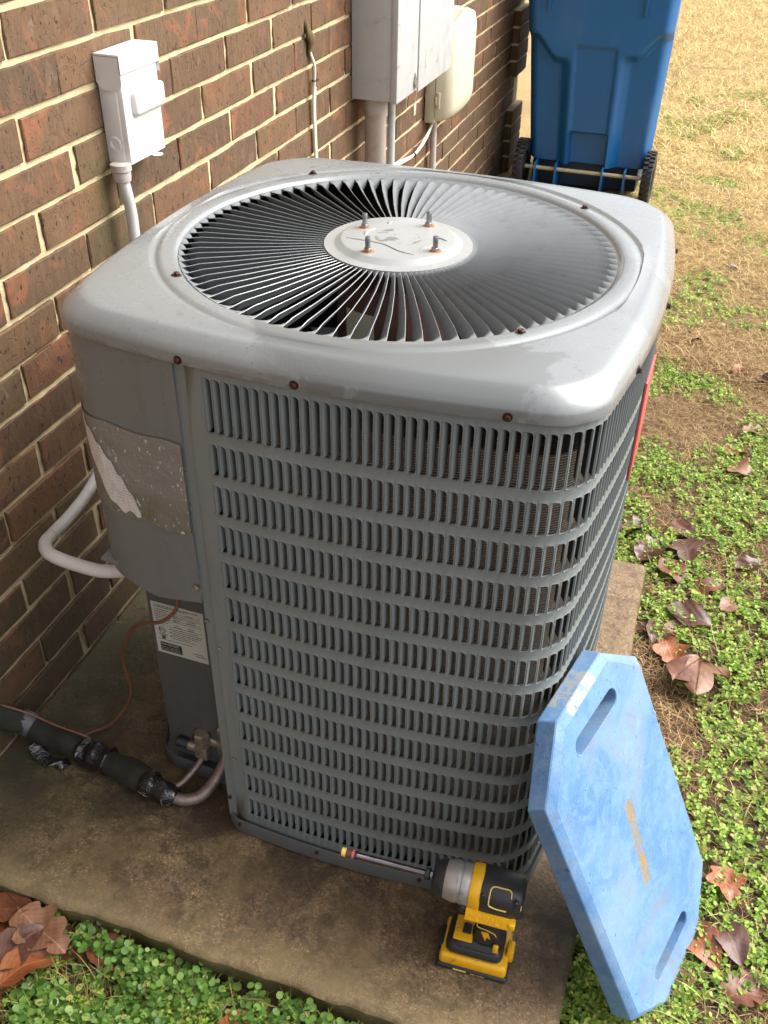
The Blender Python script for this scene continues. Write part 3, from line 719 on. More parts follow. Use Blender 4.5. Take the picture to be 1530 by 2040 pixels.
bm_ = bmesh.new(); bm_.from_mesh(lp.data); bmesh.ops.remove_doubles(bm_, verts=bm_.verts[:], dist=.00008); bm_.to_mesh(lp.data); bm_.free(); smooth_mesh(lp.data, 35)
# louvers: curved fins, one mesh per row height
def louver_mesh(H):
    prof = [(0, -.0004), (.0022, .0008), (.0039, .0036), (.0048, .0085), (.0050, .0125)]
    st = [(0.0006, .5, .2), (.003, .74, .5), (.0075, 1, 1), (H - .011, 1, 1), (H - .005, .95, .8), (H - .0008, .75, .15)]
    V = []; F = []; n = len(prof)
    for z, ws, ds in st:
        for s, d in prof: V.append((s * ws + (0 if ws > .9 else 0), d * ds, z))
    for i in range(len(st) - 1):
        for j in range(n - 1): a0 = i * n + j; F.append((a0, a0 + 1, a0 + n + 1, a0 + n))
    nf = len(F); b = len(V); V += [(x - .00035, y + .0004, z) for x, y, z in V]     # inner face, coloured dark for the shade behind the louvers
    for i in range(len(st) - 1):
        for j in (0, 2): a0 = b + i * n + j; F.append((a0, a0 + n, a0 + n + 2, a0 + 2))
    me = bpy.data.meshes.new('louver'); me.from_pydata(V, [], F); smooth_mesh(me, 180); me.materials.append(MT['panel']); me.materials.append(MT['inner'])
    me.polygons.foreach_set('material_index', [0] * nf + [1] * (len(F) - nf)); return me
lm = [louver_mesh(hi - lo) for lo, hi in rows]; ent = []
ACM = Matrix.Translation((AX, AY, 0)) @ Matrix.Rotation(TH, 4, 'Z')
for zi, (lo, hi) in enumerate(rows):
    for c in range(ncol):
        s = sE + c * PITCH + .0002; x, y, ang = s2p(s, .0006)
        mx = Matrix.Translation((x, y, lo)) @ Matrix.Rotation(ang, 4, 'Z')
        wp = ACM @ Vector((x, y, (lo + hi) / 2)); face = (CAM - wp).normalized().dot(Vector((math.sin(ang), -math.cos(ang), 0)))
        ent.append((-(hi - lo) / (CAM - wp).length * (face + .02), zi, c, mx))
ent.sort(key=lambda e: e[0])
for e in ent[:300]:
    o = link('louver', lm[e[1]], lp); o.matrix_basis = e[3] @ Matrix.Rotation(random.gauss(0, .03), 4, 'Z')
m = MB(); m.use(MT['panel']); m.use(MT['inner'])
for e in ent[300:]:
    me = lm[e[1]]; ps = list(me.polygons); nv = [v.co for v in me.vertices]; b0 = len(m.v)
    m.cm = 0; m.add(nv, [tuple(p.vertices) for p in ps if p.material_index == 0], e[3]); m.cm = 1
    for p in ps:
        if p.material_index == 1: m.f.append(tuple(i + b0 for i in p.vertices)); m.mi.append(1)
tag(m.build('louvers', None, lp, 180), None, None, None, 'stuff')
for (s, z) in ((-.146, .462), (-.143, .2)):
    x, y, ang = s2p(s); screw(lp, (x, y, z), (math.sin(ang), -math.cos(ang), 0), .0042, 'zinc', False)
# corner post beside the service panel
m = MB(); m.use(MT['panel'])
p0 = s2p(-.169, .002); p1 = s2p(-.1515, .002)
m.loft([[(p0[0], p0[1], .03), (p0[0], p0[1], .96)], [(p1[0], p1[1], .03), (p1[0], p1[1], .96)], [(p1[0], p1[1] + .004, .03), (p1[0], p1[1] + .004, .96)]], False)
m.loft([[(p0[0], p0[1], .03), (p0[0], p0[1], .96)], [(p0[0] - .001, -.297, .03), (p0[0] - .001, -.297, .96)]], False)
cp = m.build('corner_post', None, AC, 30)
screw(cp, (-.1655, s2p(-.165)[1] + .001, .513), (0, -1, 0), .004, 'steel', False); screw(cp, (-.1625, s2p(-.162)[1] + .001, .085), (0, -1, 0), .004, 'rust', False)
# recessed service panel and hidden left side
m = MB(); m.use(MT['dpanel'])
m.rbox((-.341, -.299, .036), (-.168, -.28, .95), .003)
m.box((-.341, -.285, .036), (-.335, .36, .95))
svp = m.build('service_panel', None, AC, 30)
tag(svp, 'dark recessed service panel')
# rating plate
m = MB(); m.use(MT['paper']); m.box((-.333, -.3002, .307), (-.232, -.2991, .426)); plate = m.build('rating_plate', None, svp, 0)
def text_mesh(txt, size, mat, parent, mx, name='print', ext=.0002, bold=False):
    cu = bpy.data.curves.new('t', 'FONT'); cu.body = txt; cu.size = size; cu.extrude = ext; cu.resolution_u = 2
    if bold: cu.offset = size * .02
    to = bpy.data.objects.new('t', cu); COL.objects.link(to); dg = bpy.context.evaluated_depsgraph_get(); dg.update()
    me = bpy.data.meshes.new_from_object(to.evaluated_get(dg)); bpy.data.objects.remove(to); bpy.data.curves.remove(cu)
    me.materials.clear(); me.materials.append(MT[mat]); me.name = name
    vs = [mx @ v.co for v in me.vertices]
    for v, q in zip(me.vertices, vs): v.co = q
    o = link(name, me, parent); return o
def frontmx(x, y, z, tilt=0): return Matrix.Translation((x, y, z)) @ Matrix.Rotation(PI / 2, 4, 'X') @ Matrix.Rotation(tilt, 4, 'Z')
mp = MB(); mp.use(MT['ink']); rr = random.Random(3); yp = -.3006
def words(x0, x1, z, h=.0011):
    x = x0
    while x < x1:
        w_ = rr.uniform(.0015, .006); w_ = min(w_, x1 - x); mp.box((x, yp, z), (x + w_, yp + .0003, z + h * rr.uniform(.8, 1.1))); x += w_ + rr.uniform(.0007, .0015)
words(-.327, -.243, .4195, .0014); words(-.327, -.262, .4163, .0012)
for i in range(9):
    z = .4105 - i * .0042
    words(-.327, -.327 + rr.uniform(.014, .03), z); 
    if rr.random() > .25: words(-.292, -.292 + rr.uniform(.008, .02), z)
    if rr.random() > .35: words(-.265, -.265 + rr.uniform(.008, .02), z)
    if rr.random() > .3: mp.box((-.30, yp, z - .0009), (-.238, yp + .0003, z - .0006))
for i in range(6):
    z = .3705 - i * .0045; words(-.298, rr.uniform(-.27, -.238), z)
for i in range(3): mp.add([(-.303, yp, .3685 - i * .008), (-.2985, yp, .3685 - i * .008), (-.3008, yp, .3725 - i * .008)], [(0, 1, 2)])
words(-.325, -.308, .353); words(-.325, -.309, .3505); mp.box((-.320, yp, .343), (-.313, yp + .0003, .349)); words(-.327, -.262, .3405)
words(-.262, -.24, .324); words(-.256, -.236, .3185, .0014)
mp.rbox((-.3255, yp, .3125), (-.283, yp + .0004, .3335), .003)
ring = [[(-.3175 + r_ * math.cos(t), yp, .3635 + r_ * math.sin(t)) for t in np.linspace(0, 2 * PI, 25)[:-1]] for r_ in (.0072, .006)]
mp.loft(ring, True)
mp.build('print', None, plate, 0)
text_mesh('ETL', .0068, 'ink', plate, frontmx(-.3232, yp, .3612), 'print')
text_mesh('AHRI CERTIFIED', .0048, 'wink', plate, frontmx(-.3238, yp - .0003, .3278), 'print')
mp = MB(); mp.use(MT['wink'])
yp = -.3013
for z in (.323, .319, .3155): words(-.3235, -.287, z, .0007)
mp.build('print', None, plate, 0)
# control box cover wrapping the front-left corner
m = MB(); m.use(MT['cover'])
def cov(t, ins=.0045):     # t<0 from seam leftwards along base ring in base-space length
    a = A_ - ins; L = (a - R_) - .169; C = R_ * PI / 2     # seam at x=-.169 moving left to corner then up the left side
    d = t
    if d <= L: x, y, ang = -.169 - d, -a, 0
    elif d <= L + C:
        ph = (d - L) / R_; x = -(a - R_) - R_ * math.sin(ph); y = -(a - R_) - R_ * math.cos(ph); ang = ph
    else: x, y, ang = -a, -(a - R_) + (d - L - C), PI / 2
    bx, by = bow(x, y); return bx, by
ts = np.concatenate([np.linspace(0, .145, 14), np.linspace(.15, .235, 16), np.linspace(.25, .75, 20)])
def zlow(t): return .545 - .016 * math.exp(-((t - .09) / .05) ** 2) + .004 * math.exp(-(t / .02) ** 2)
zl = [0, .006, .03, .1, .2, .3, .38, .4285]
rings = []
for t in ts:
    x, y = cov(t); zb = zlow(t); col = []
    for k, dz in enumerate(zl):
        z = zb + dz if k < 7 else .9735
        wob = (float(fbm(t * 9 + 3, z * 7, 2)) - .5) * .0022
        ddx = -math.exp(-((t - .008) / .014) ** 2 - ((z - .578) / .018) ** 2) * .004
        col.append((x, y + (wob if t < .2 else 0) - ddx * .8, z))
    rings.append([(x, y + .006, zb + .001)] + col)
m.loft(rings, False)
x0, y0 = cov(0); m.loft([[(x0, y0 + .009, z) for z in (.55, .7, .85, .9735)], [(x0 + .0006, y0, z) for z in (.55, .7, .85, .9735)]], False)
m.box((-.36, -.37, .56), (-.17, -.05, .565))
cover = m.build('control_cover', None, AC, 50)
screw(cover, (-.1745, cov(.004)[1] - .0008, .580), (.1, -1, 0), .0048, 'zinc', False)
# weathered film on the cover and the torn label under it
def patch(poly_t, name, mat, off, parent, n=26):
    # poly_t: list of (t, ztop, zbot) columns
    m = MB(); m.use(mat); cols = []
    for k in range(len(poly_t)):
        t, zt_, zb_ = poly_t[k]; x, y = cov(max(0, t)); x2, y2 = cov(max(0, t) + .002); T = Vector((x2 - x, y2 - y, 0)).normalized(); N = Vector((T.y, -T.x, 0))
        N = -N if N.dot(Vector((x, y, 0))) < 0 else N
        cols.append([Vector((x, y, zb_ + (zt_ - zb_) * j / n)) + N * (off + (float(fbm(t * 60, (zb_ + (zt_ - zb_) * j / n) * 60, 2)) - .5) * .0014) for j in range(n + 1)])
    m.loft(cols, False); return m.build(name, None, parent, 180)
tt = np.linspace(.0015, .30, 70)
film = patch([(t, .832 + .002 * math.sin(t * 60), .675 + .0025 * math.sin(t * 90 + 1)) for t in tt], 'clear_film', MT['film'], .0022, cover)
tag(film, 'brown weathered clear film with sparkling wrinkles')
lab = []
for t in np.linspace(.088, .178, 34):
    u = (t - .088) / .09
    top = .69 + .135 * min(1, u * 1.02) ** .8 + .003 * math.sin(t * 400); bot = .684 + .004 * math.sin(t * 250) + (max(0, u - .45) ** 1.5) * .25
    lab.append((t, max(top, bot + .001), bot))
lb = patch(lab, 'torn_label', MT['label'], .0034, cover, 20)
tag(lb, 'torn white paper label with faded print')
# base pan
m = MB(); m.use(MT['dpanel'])  # dark grey puts the shade low on the unit into the pan's colour
br = oring(-.001); 
pan = [p for p in br if not (p[0] < -.166 and p[1] < -.27)]
# find insertion place: rebuild loop in order with the notch
loop = []; ins = False
for i, p in enumerate(br):
    if p[0] < -.166 and p[1] < -.25:
        if not ins:
            loop += [(-.374, -.262), (-.366, -.285), (-.350, -.303), (-.325, -.312), (-.20, -.318), (-.178, -.322), (-.172, -.335), (-.169, -.388)]; ins = True
    else: loop.append(p)
cxy = Vector((0, 0))
def off(l, d):
    o = []
    for x, y in l:
        r_ = math.hypot(x, y); o.append((x * (1 + d / r_), y * (1 + d / r_)))
    return o
m.loft([[(x, y, .006) for x, y in off(loop, -.004)], [(x, y, .004) for x, y in loop], [(x, y, .037) for x, y in loop], [(x, y, .0385) for x, y in off(loop, -.001)], [(x, y, .037) for x, y in off(loop, -.0025)], [(x, y, .02) for x, y in off(loop, -.004)]], True, False, True)
bp = m.build('base_pan', None, AC, 40)
for x in (-.143, .012, .2): p, n = on_face(x=x, ins=-.001); screw(bp, (p[0], p[1], .028), n, .0042, 'rust', False)
# condenser coil behind the louvers
m = MB(); m.use(MT['coil'])
ss = list(np.linspace(-.15, .35 + 2.3, 150))
r1 = [[P3(s, z, .024) for z in (.04, .3, .6, .95)] for s in ss]; m.loft(r1, False)
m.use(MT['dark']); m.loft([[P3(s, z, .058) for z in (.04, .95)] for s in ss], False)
lr_ = oring(.040); q0 = [k for k, (x, y) in enumerate(lr_) if x < -.12 and y < -.24]; lr_ = lr_[q0[-1] + 1:] + lr_[:q0[0]]
m.loft([z3(lr_, .045), z3(lr_, .985)], False)
m.build('condenser_coil', None, AC, 60)
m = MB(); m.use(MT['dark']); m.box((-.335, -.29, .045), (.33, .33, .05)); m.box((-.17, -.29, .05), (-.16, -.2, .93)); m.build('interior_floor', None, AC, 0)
m = MB(); m.use(MT['motor']); m.lathe([(.02, .74), (.088, .745), (.094, .76), (.094, .94), (.09, .955), (.06, .96), (.06, .985), (.01, .99)], 40)
mo = m.build('fan_motor', None, AC, 40)
m = MB(); m.use(MT['cream'])
for a0, a1 in ((-125, -92),):
    aa = [math.radians(v) for v in np.linspace(a0, a1, 8)]; m.loft([[(.0948 * math.cos(t), .0948 * math.sin(t), z) for z in (.85, .92)] for t in aa], False)
m.build('motor_label', None, mo, 60)
m = MB(); m.use(MT['alu']); m.lathe([(.03, .69), (.045, .695), (.045, .735), (.01, .74)], 24)
fan = m.build('fan_hub', None, AC, 40)
def fblade():
    rg = []
    for r_ in np.linspace(.04, .30, 8):
        wd = .05 + .5 * r_; rg.append([(r_ * math.cos(u * wd / r_ * .5), r_ * math.sin(u * wd / r_ * .5), .712 + u * .03 * (.6 + r_ * 1.5) - .006 * u * u) for u in np.linspace(-1, 1, 8)])
    m = MB(); m.use(MT['alu']); m.loft(rg, False); return m
for i, an in enumerate((-118, 2, 122)):
    o = fblade().build('fan_blade', None, fan, 60); o.rotation_euler = (0, 0, math.radians(an))
# red badge plate on the right side
m = MB(); m.use(MT['red'])
bx, by, ba = s2p(A1 - R_ + R_ * PI / 2 + (A1 - R_) - .01)
m.rbox((-.05, .001, -.085), (.05, .005, .085), .0015, 2, Matrix.Translation((bx, by, .785)) @ Matrix.Rotation(ba, 4, 'Z') @ Matrix.Translation((0, -.005, 0)))
tag(m.build('badge', None, AC, 40), 'faded red badge plate on the side away from the wall')

# ------------------------------------------------------------------ disconnect box on the wall
def wtag(o, l, c, **k): return tag(o, l, c, **k)
db = empty('disconnect_box', (0, .29, 1.07)); tag(db, 'small weathered white electrical disconnect box mounted on the brick wall', 'disconnect box')
x0, x1, ya, yb, za, zb = .002, .05, .223 - .29, .356 - .29, .972 - 1.07, 1.166 - 1.07
m = MB(); m.use(MT['wbox']); m.rbox((x0, ya, za), (x1 - .012, yb, zb - .004), .002); m.build('enclosure', None, db)
m = MB(); m.use(MT['wbox']); m.rbox((x1 - .02, ya + .002, za - .002), (x1, yb - .0, zb - .034), .003)
lo_, hi_ = -.006, .032
m.rbox((x1 - .006, ya + .028, -.016), (x1 + .012, yb + .003, .028), .007, 3)
fd = m.build('door', None, db)
m = MB(); m.use(MT['wbox'])
m.rbox((x0, ya - .003, zb - .006), (x1 + .005, yb + .003, zb), .0012)
m.rbox((x1 + .001, ya - .003, zb - .034), (x1 + .005, yb + .003, zb - .003), .0012)
m.add([(x0, ya - .003, zb - .004), (x1 + .004, ya - .003, zb - .004), (x1 + .004, ya - .003, zb - .052), (x1 - .006, ya - .003, zb - .064), (x0 + .01, ya - .003, zb - .062), (x0, ya - .003, zb - .048)], [(0, 1, 2, 3, 4, 5)])
m.add([(x0, yb + .003, zb - .004), (x1 + .004, yb + .003, zb - .004), (x1 + .004, yb + .003, zb - .052), (x0, yb + .003, zb - .048)], [(3, 2, 1, 0)])
m.build('rain_hood', None, db)
m = MB(); m.use(MT['wbox'])
for r1_, r2_ in ((.0125, .011), (.009, .0078)):
    m.loft([[(.021 + r_ * math.cos(t), ya - h_, za + .036 + r_ * math.sin(t)) for t in np.linspace(0, 2*PI, 25)[:-1]] for r_, h_ in ((r1_ + .001, 0), (r1_, .0012), (r2_, .0012), (r2_ - .001, 0))], True)
m.build('knockout', None, db)
m = MB(); m.use(MT['wbox']); m.lathe([(.011, 0), (.0115, .0012), (.003, .0014)], 18, Matrix.Translation((x1 + .006, ya + .088, za - .003))); m.build('padlock_tab', None, db)
for (yy_, zz_) in ((ya + .0, zb - .085), (ya, zb - .078), (ya, zb - .1)): pass
text_mesh('2', .014, 'wbox', fd, Matrix.Translation((x1 + .0002, .02, za + .043)) @ Matrix.Rotation(PI/2, 4, 'Z') @ Matrix.Rotation(PI/2, 4, 'X'), 'embossed_mark', .0006)
# flexible conduit
fc = empty('flexible_conduit', (.03, .22, .96)); tag(fc, 'grey white flexible conduit looping from the disconnect box into the air conditioner', 'conduit')
off_ = Vector((.03, .22, .96))
pts = [(.03, .215, .953), (.034, .218, .92), (.036, .222, .85), (.04, .2, .7), (.05, .1, .56), (.066, -.03, .475), (.085, -.13, .455), (.105, -.225, .463), (.125, -.30, .482), (.15, -.352, .505), (.185, -.385, .515), (.24, -.392, .513), (.30, -.392, .516), (.36, -.37, .53), (.42, -.33, .56)]
P = catmull([Vector(p) - off_ for p in pts], 22); N_ = len(P)
m = MB(); m.use(simple('grey_white_flex_conduit', (.6, .575, .56), .42, 0, .07, 30, .05, True, None, (.34, .3, .2), 22, (.58, .72)))
def rr_(t): return .0113
m.tube(P, rr_, 14); m.build('conduit_hose', None, fc, 180)
m = MB(); m.use(MT['pvc']); m.lathe([(.0165, -.018), (.0175, -.01), (.0175, 0), (.02, .002), (.02, .014), (.0165, .016)], 20, Matrix.Translation((0, -.003, 0))); m.build('connector', None, fc, 35)

# ------------------------------------------------------------------ electric meter panel
ep = empty('electrical_panel', (0, 1.56, .80)); tag(ep, 'large grey electrical service panel with two doors on the brick wall', 'electrical panel')
m = MB(); m.use(MT['ebox']); m.rbox((.002, 0, 0), (.13, .6, .8), .003); m.build('enclosure', None, ep)
m = MB(); m.use(MT['ebox']); m.rbox((.128, -.003, -.004), (.149, .205, .805), .003); tag(m.build('door', None, ep), 'narrow left door')
m = MB(); m.use(MT['ebox']); m.rbox((.128, .211, -.012), (.152, .606, .805), .003); tag(m.build('door', None, ep), 'wide right door')
m = MB(); m.use(MT['steel']); m.rbox((.149, .165, .018), (.153, .18, .032), .001); m.add([(.15, .178, .055), (.156, .2, .012), (.158, .17, .005), (.151, .165, .03)], [(0, 1, 2, 3)]); m.build('latch', None, ep)
sl_ = empty('meter_seal', (.152, 1.735, .80)); tag(sl_, 'small clear plastic meter seal hanging under the panel latch', 'seal')
m = MB(); m.use(MT['wwire']); m.tube([(0, 0, .01), (.004, .006, 0), (0, .004, -.045)], .0008, 6, True, 4); m.build('seal_wire', None, sl_)
m = MB(); m.use(MT['seal']); m.rbox((-.003, -.012, -.075), (.003, .012, -.04), .002); m.build('seal_body', None, sl_)
m = MB(); m.use(MT['pvc']); m.lathe([(.034, -.95), (.034, -.06), (.0375, -.055), (.0375, 0)], 28)
o = m.build('large_conduit', None, None, 35); o.location = (.062, 1.615, .80); tag(o, 'thick pinkish grey conduit with a coupling, below the electrical panel', 'conduit')
m = MB(); m.use(MT['ebox']); m.lathe([(.0125, -.95), (.0125, 0)], 18)
o = m.build('thin_conduit', None, None, 35); o.location = (.075, 1.735, .80); tag(o, 'thin grey metal conduit right of the thick one below the panel', 'conduit')
# telecom box
tb = empty('utility_box', (0, 2.36, .54)); tag(tb, 'beige plastic telephone utility box with rounded cover on the brick wall', 'utility box')
m = MB(); m.use(MT['beige']); m.rbox((.002, 0, 0), (.045, .36, .36), .006, 2); m.build('back_plate', None, tb)
m = MB(); m.use(MT['beige']); rg = []
for (x, iy, z0_, z1_) in ((.046, -.002, -.004, .37), (.075, .006, .0, .375), (.098, .022, .014, .385), (.112, .05, .035, .38), (.118, .09, .07, .36)):
    y0_, y1_ = iy, .36 - iy; ym = (y0_ + y1_) / 2; zt_ = z1_
    rg.append([(x, y0_, z0_ + .03), (x, y0_ + .02, z0_ + .008), (x, ym - .05, z0_), (x, ym + .05, z0_), (x, y1_ - .02, z0_ + .008), (x, y1_, z0_ + .03), (x, y1_, zt_ - .07), (x, y1_ - .03, zt_ - .03), (x, ym, zt_), (x, y0_ + .03, zt_ - .03), (x, y0_, zt_ - .07)])
m.loft(rg, True, True, True); m.build('cover', None, tb, 50)
m = MB(); m.use(MT['beige']); m.rbox((.05, -.007, .055), (.064, -.001, .115), .002); m.rbox((.046, -.010, .07), (.052, -.003, .10), .0015); m.build('hinge', None, tb)
m = MB(); m.use(MT['pvc']); m.lathe([(.013, -.6), (.013, 0)], 16)
o = m.build('grey_conduit', None, None, 35); o.location = (.022, 2.43, .545); o.rotation_euler = (.05, 0, 0); tag(o, 'mossy thin conduit hanging below the beige utility box', 'conduit')
# cables on the wall
m = MB(); m.use(MT['wwire']); pz = [(.006, 1.228, .99), (.016, 1.232, .955), (.012, 1.235, .90), (.010, 1.232, .85), (.009, 1.237, .76), (.009, 1.242, .66), (.009, 1.245, .4), (.009, 1.25, -.05)]
m.tube(pz, .0042, 8, True, 6); m.tube([(x + .001, y + .008, z) for x, y, z in pz[2:]], .0035, 8, True, 6)
wc = m.build('wall_cable'); tag(wc, 'pair of thin white cables running down the brick wall beside the electrical panel', 'cable')
m = MB(); m.use(MT['black']); m.lathe([(.006, -.002), (.0072, 0), (.006, .002)], 10, Matrix.Translation((.012, 1.235, .918))); m.rbox((.008, 1.238, .915), (.02, 1.256, .92), .001); m.build('cable_tie', None, wc)
m = MB(); m.use(MT['nest'])
rg = [[(.004 + .016 * s_ * max(0, math.sin(t)), 1.222 + dy + .017 * s_ * math.cos(t) * (1 + .4 * math.sin(3 * t)), z) for t in np.linspace(0, PI, 9)] for z, s_, dy in ((1.075, .05, -.012), (1.05, .5, -.006), (1.03, 1.1, .004), (1.015, .9, .012), (.99, .35, .0), (.965, .12, .018))]
m.loft(rg, False); o = m.build('caulk_blob', None, None, 180); tag(o, 'olive brown dried caulk blob where the white cable enters the wall', 'caulk')
m = MB(); m.use(MT['wwire'])
for d_ in (0, .006, -.006): m.tube([(.02, 1.74 + d_, .50), (.024, 1.93, .497 + d_), (.03, 2.15, .478 + d_ * .4), (.03, 2.30, .50 + d_), (.025, 2.42, .535)], .0035, 8, True, 8)
o = m.build('cable_bundle'); tag(o, 'bundle of white cables tied together, sagging to the beige utility box', 'cable')
m = MB(); m.use(MT['black']); m.lathe([(.009, -.003), (.009, .003)], 10, align((.03, 2.15, .478), (.03, 2.3, .5))); m.build('cable_tie', None, o)

# ------------------------------------------------------------------ line set with insulation, valves and wire
ls = empty('refrigerant_line', (.25, -.41, 0)); tag(ls, 'black insulated refrigerant line wrapped in glossy tape, lying from the wall to the valves', 'refrigerant line')
o0 = Vector((.25, -.41, 0)); L_ = lambda l: [Vector(p) - o0 for p in l]
def seg(name, pts, rad, mat, n=16, sub=10, wob=0.0):
    m = MB(); m.use(mat); P = catmull(L_(pts), sub); m.tube(P, rad, n)
    if wob:
        m.v = [tuple(Vector(v) + Vector((float(fbm(v[0]*45+7, v[2]*45+v[1]*30)) - .5, float(fbm(v[1]*45, v[2]*50+3)) - .5, float(fbm(v[0]*40, v[1]*40+11)) - .5)) * wob) for v in m.v]
    return m.build(name, None, ls, 180)
seg('insulation', [(-.02, -.43, .105), (.0, -.41, .075), (.03, -.393, .052)], .0235, MT['insul'], 18, 8, .008)
seg('insulation', [(.035, -.391, .046), (.08, -.392, .032), (.12, -.396, .031), (.165, -.40, .029)], .0225, MT['insul'], 18, 8, .009)
seg('duct_tape', [(.022, -.3962, .0565), (.032, -.3925, .051), (.044, -.391, .0445)], lambda t: .0246, simple('grey_cloth_tape', (.09, .09, .095), .4, 0, .2, 40, .2), 18, 5, .002)
seg('black_tape', [(.162, -.40, .029), (.18, -.402, .030), (.20, -.405, .031), (.225, -.407, .030)], lambda t: .0262 + .002 * math.sin(t * 14), MT['tape'], 20, 8, .009)
seg('insulation', [(.222, -.408, .028), (.26, -.413, .03), (.30, -.422, .029), (.325, -.427, .028)], lambda t: .0225 + .003 * math.sin(PI * t), MT['insul'], 18, 8, .010)
seg('black_tape', [(.318, -.426, .029), (.34, -.432, .031), (.365, -.436, .028), (.385, -.436, .024)], lambda t: .0245 - .006 * t + .002 * math.sin(t * 11), MT['tape'], 20, 8, .008)
m = MB(); m.use(MT['tape'])
rg = [[Vector((x + dx * .4, y + dx, z)) - o0 for dx in (-.012, 0, .012)] for x, y, z in ((.06, -.415, .025), (.075, -.425, .012), (.10, -.43, .004), (.125, -.425, .008), (.14, -.432, .003))]
m.loft(rg, False); m.build('loose_tape_end', None, ls, 180)
seg('suction_pipe', [(.375, -.436, .022), (.405, -.43, .018), (.428, -.41, .02), (.444, -.38, .04), (.452, -.36, .062), (.452, -.345, .075)], .0115, MT['copper'], 14, 10)
seg('liquid_pipe', [(.372, -.418, .024), (.385, -.398, .03), (.400, -.372, .048), (.410, -.35, .068)], .0062, MT['copper'], 12, 8)
def valve(name, p, s_, capdir):
    v = empty(name, Vector(p)); v.parent = ls; v.location = Vector(p) - o0
    m = MB(); m.use(MT['brass']); m.rbox((-.011*s_, -.011*s_, -.013*s_), (.011*s_, .02*s_, .013*s_), .003); m.lathe([(.012*s_, .012*s_), (.012*s_, .018*s_), (.008*s_, .02*s_)], 6); m.lathe([(.008*s_, .018*s_), (.0135*s_, .022*s_), (.0135*s_, .038*s_), (.011*s_, .041*s_)], 6)
    m.lathe([(.008*s_, 0), (.008*s_, .022*s_)], 12, align((-.008*s_, 0, .002), (-.03, -.002, .006)))
    m.build('valve_body', None, v, 30)
    m = MB(); m.use(MT['black']); m.lathe([(.0085*s_, .018*s_), (.009*s_, .036*s_), (.007*s_, .038*s_)], 12, align((-.008*s_, 0, .002), (-.03, -.002, .006))); m.build('service_cap', None, v, 40)
    return v
valve('liquid_valve', (.406, -.352, .074), 1.2, 0); valve('suction_valve', (.452, -.338, .088), 1.5, 0)
# thin wire on the pipe and hanging control wire
m = MB(); m.use(MT['copperwire']); m.tube(L_([(-.02, -.43, .134), (.03, -.39, .08), (.10, -.385, .06), (.16, -.383, .052), (.172, -.375, .03)]), .0022, 6, True, 8); m.build('thin_wire', None, ls, 180)
m = MB(); m.use(MT['copperwire'])
m.tube([(.44, -.42, .56), (.434, -.41, .50), (.415, -.405, .465), (.385, -.398, .435), (.345, -.385, .41), (.30, -.362, .36), (.262, -.338, .29), (.24, -.322, .245), (.232, -.314, .20), (.232, -.308, .15), (.22, -.300, .10), (.195, -.302, .05), (.165, -.318, .012), (.14, -.335, .004), (.125, -.36, .004)], .0032, 8, True, 8)
o = m.build('control_wire', None, None, 180); tag(o, 'thin orange brown wire hanging from under the control cover down to the slab', 'wire')

# ------------------------------------------------------------------ wheeled bin
YB = 3.62
bn = empty('trash_bin', (.47, YB, -.085)); tag(bn, 'tall blue wheeled trash bin standing at the far corner of the brick wall', 'trash bin')
G = -.085
def sst(x, a, b): t = np.clip((x - a) / (b - a), 0, 1); return t*t*(3-2*t)
def binface():
    nu, nz_ = 90, 110; V = []; 
    zsr = np.linspace(.075, 1.02, nz_)
    for z in zsr:
        tz = z / .8; hw = .298 + .048 * tz; cx_ = .486 - .026 * tz
        for u in np.linspace(-1, 1, nu):
            au = abs(u); d = 0.0
            arch = .66 + .03 * (u > 0) - .10 * sst(np.array(1.0 - au), .12, .45)
            sidez = float(sst(np.array(z), arch + .02, arch - .03)); sidex = float(sst(np.array(au), .33, .52))
            d += -.055 * sidez * sidex                                    # recessed wheel-side zones
            cz = float(sst(np.array(z), .635, .615)); cxm = float(sst(np.array(au), .31, .27)); d += -.012 * cz * cxm
            pk = float(sst(np.array(z), .235, .222)) * float(sst(np.array(au), .31, .295)); d += -.05 * pk
            d += .045 * float(sst(np.array(z), .62, .95)) * .0
            rnd_ = -.06 * max(0, (au - .86) / .14) ** 2
            slope = -.05 * (1.02 - z)                                     # body narrows toward the base
            V.append((cx_ + hw * u, -(d + rnd_) - slope * .0 + (1.02 - z) * .03 - .02, z))
    F = [(j*nu+i, j*nu+i+1, (j+1)*nu+i+1, (j+1)*nu+i) for j in range(nz_-1) for i in range(nu-1)]
    b = len(V)
    for side_ in (0, nu - 1):
        b = len(V)
        for j in range(nz_):
            x, y, z = V[j*nu+side_]; V.append((x + (.03 if side_ == 0 else -.03), .72 - .06 * (1.02 - z), z))
        for j in range(nz_-1):
            q = (j*nu+side_, (j+1)*nu+side_, b+j+1, b+j); F.append(q if side_ else q[::-1])
    V = [(x - .47, y, z + .085) for x, y, z in V]
    return V, F
V, F = binface(); me = bpy.data.meshes.new('bin_body'); me.from_pydata(V, [], F); smooth_mesh(me, 50); link('bin_body', me, bn, MT['bin'])
m = MB(); m.use(MT['bindark'])
m.rbox((-.27, .105, .03), (.27, .66, .24), .01); m.build('bin_base', None, bn)
m = MB(); m.use(MT['bin']); m.rbox((-.37, -.05, 1.10), (.36, .76, 1.13), .012); m.rbox((-.35, .0, 1.125), (.34, .74, 1.175), .03, 3); m.build('bin_lid', None, bn)
for x in (-.235, -.13, .105, .215):
    m = MB(); m.use(MT['bin']); m.rbox((x - .004, -.03, .03), (x + .004, .12, .165), .002); m.build('axle_rib', None, bn)
for x in (-.245, .20):
    m = MB(); m.use(MT['bin']); m.rbox((x - .008, -.03, .858), (x + .008, .0, 1.1), .003); m.build('handle_rib', None, bn)
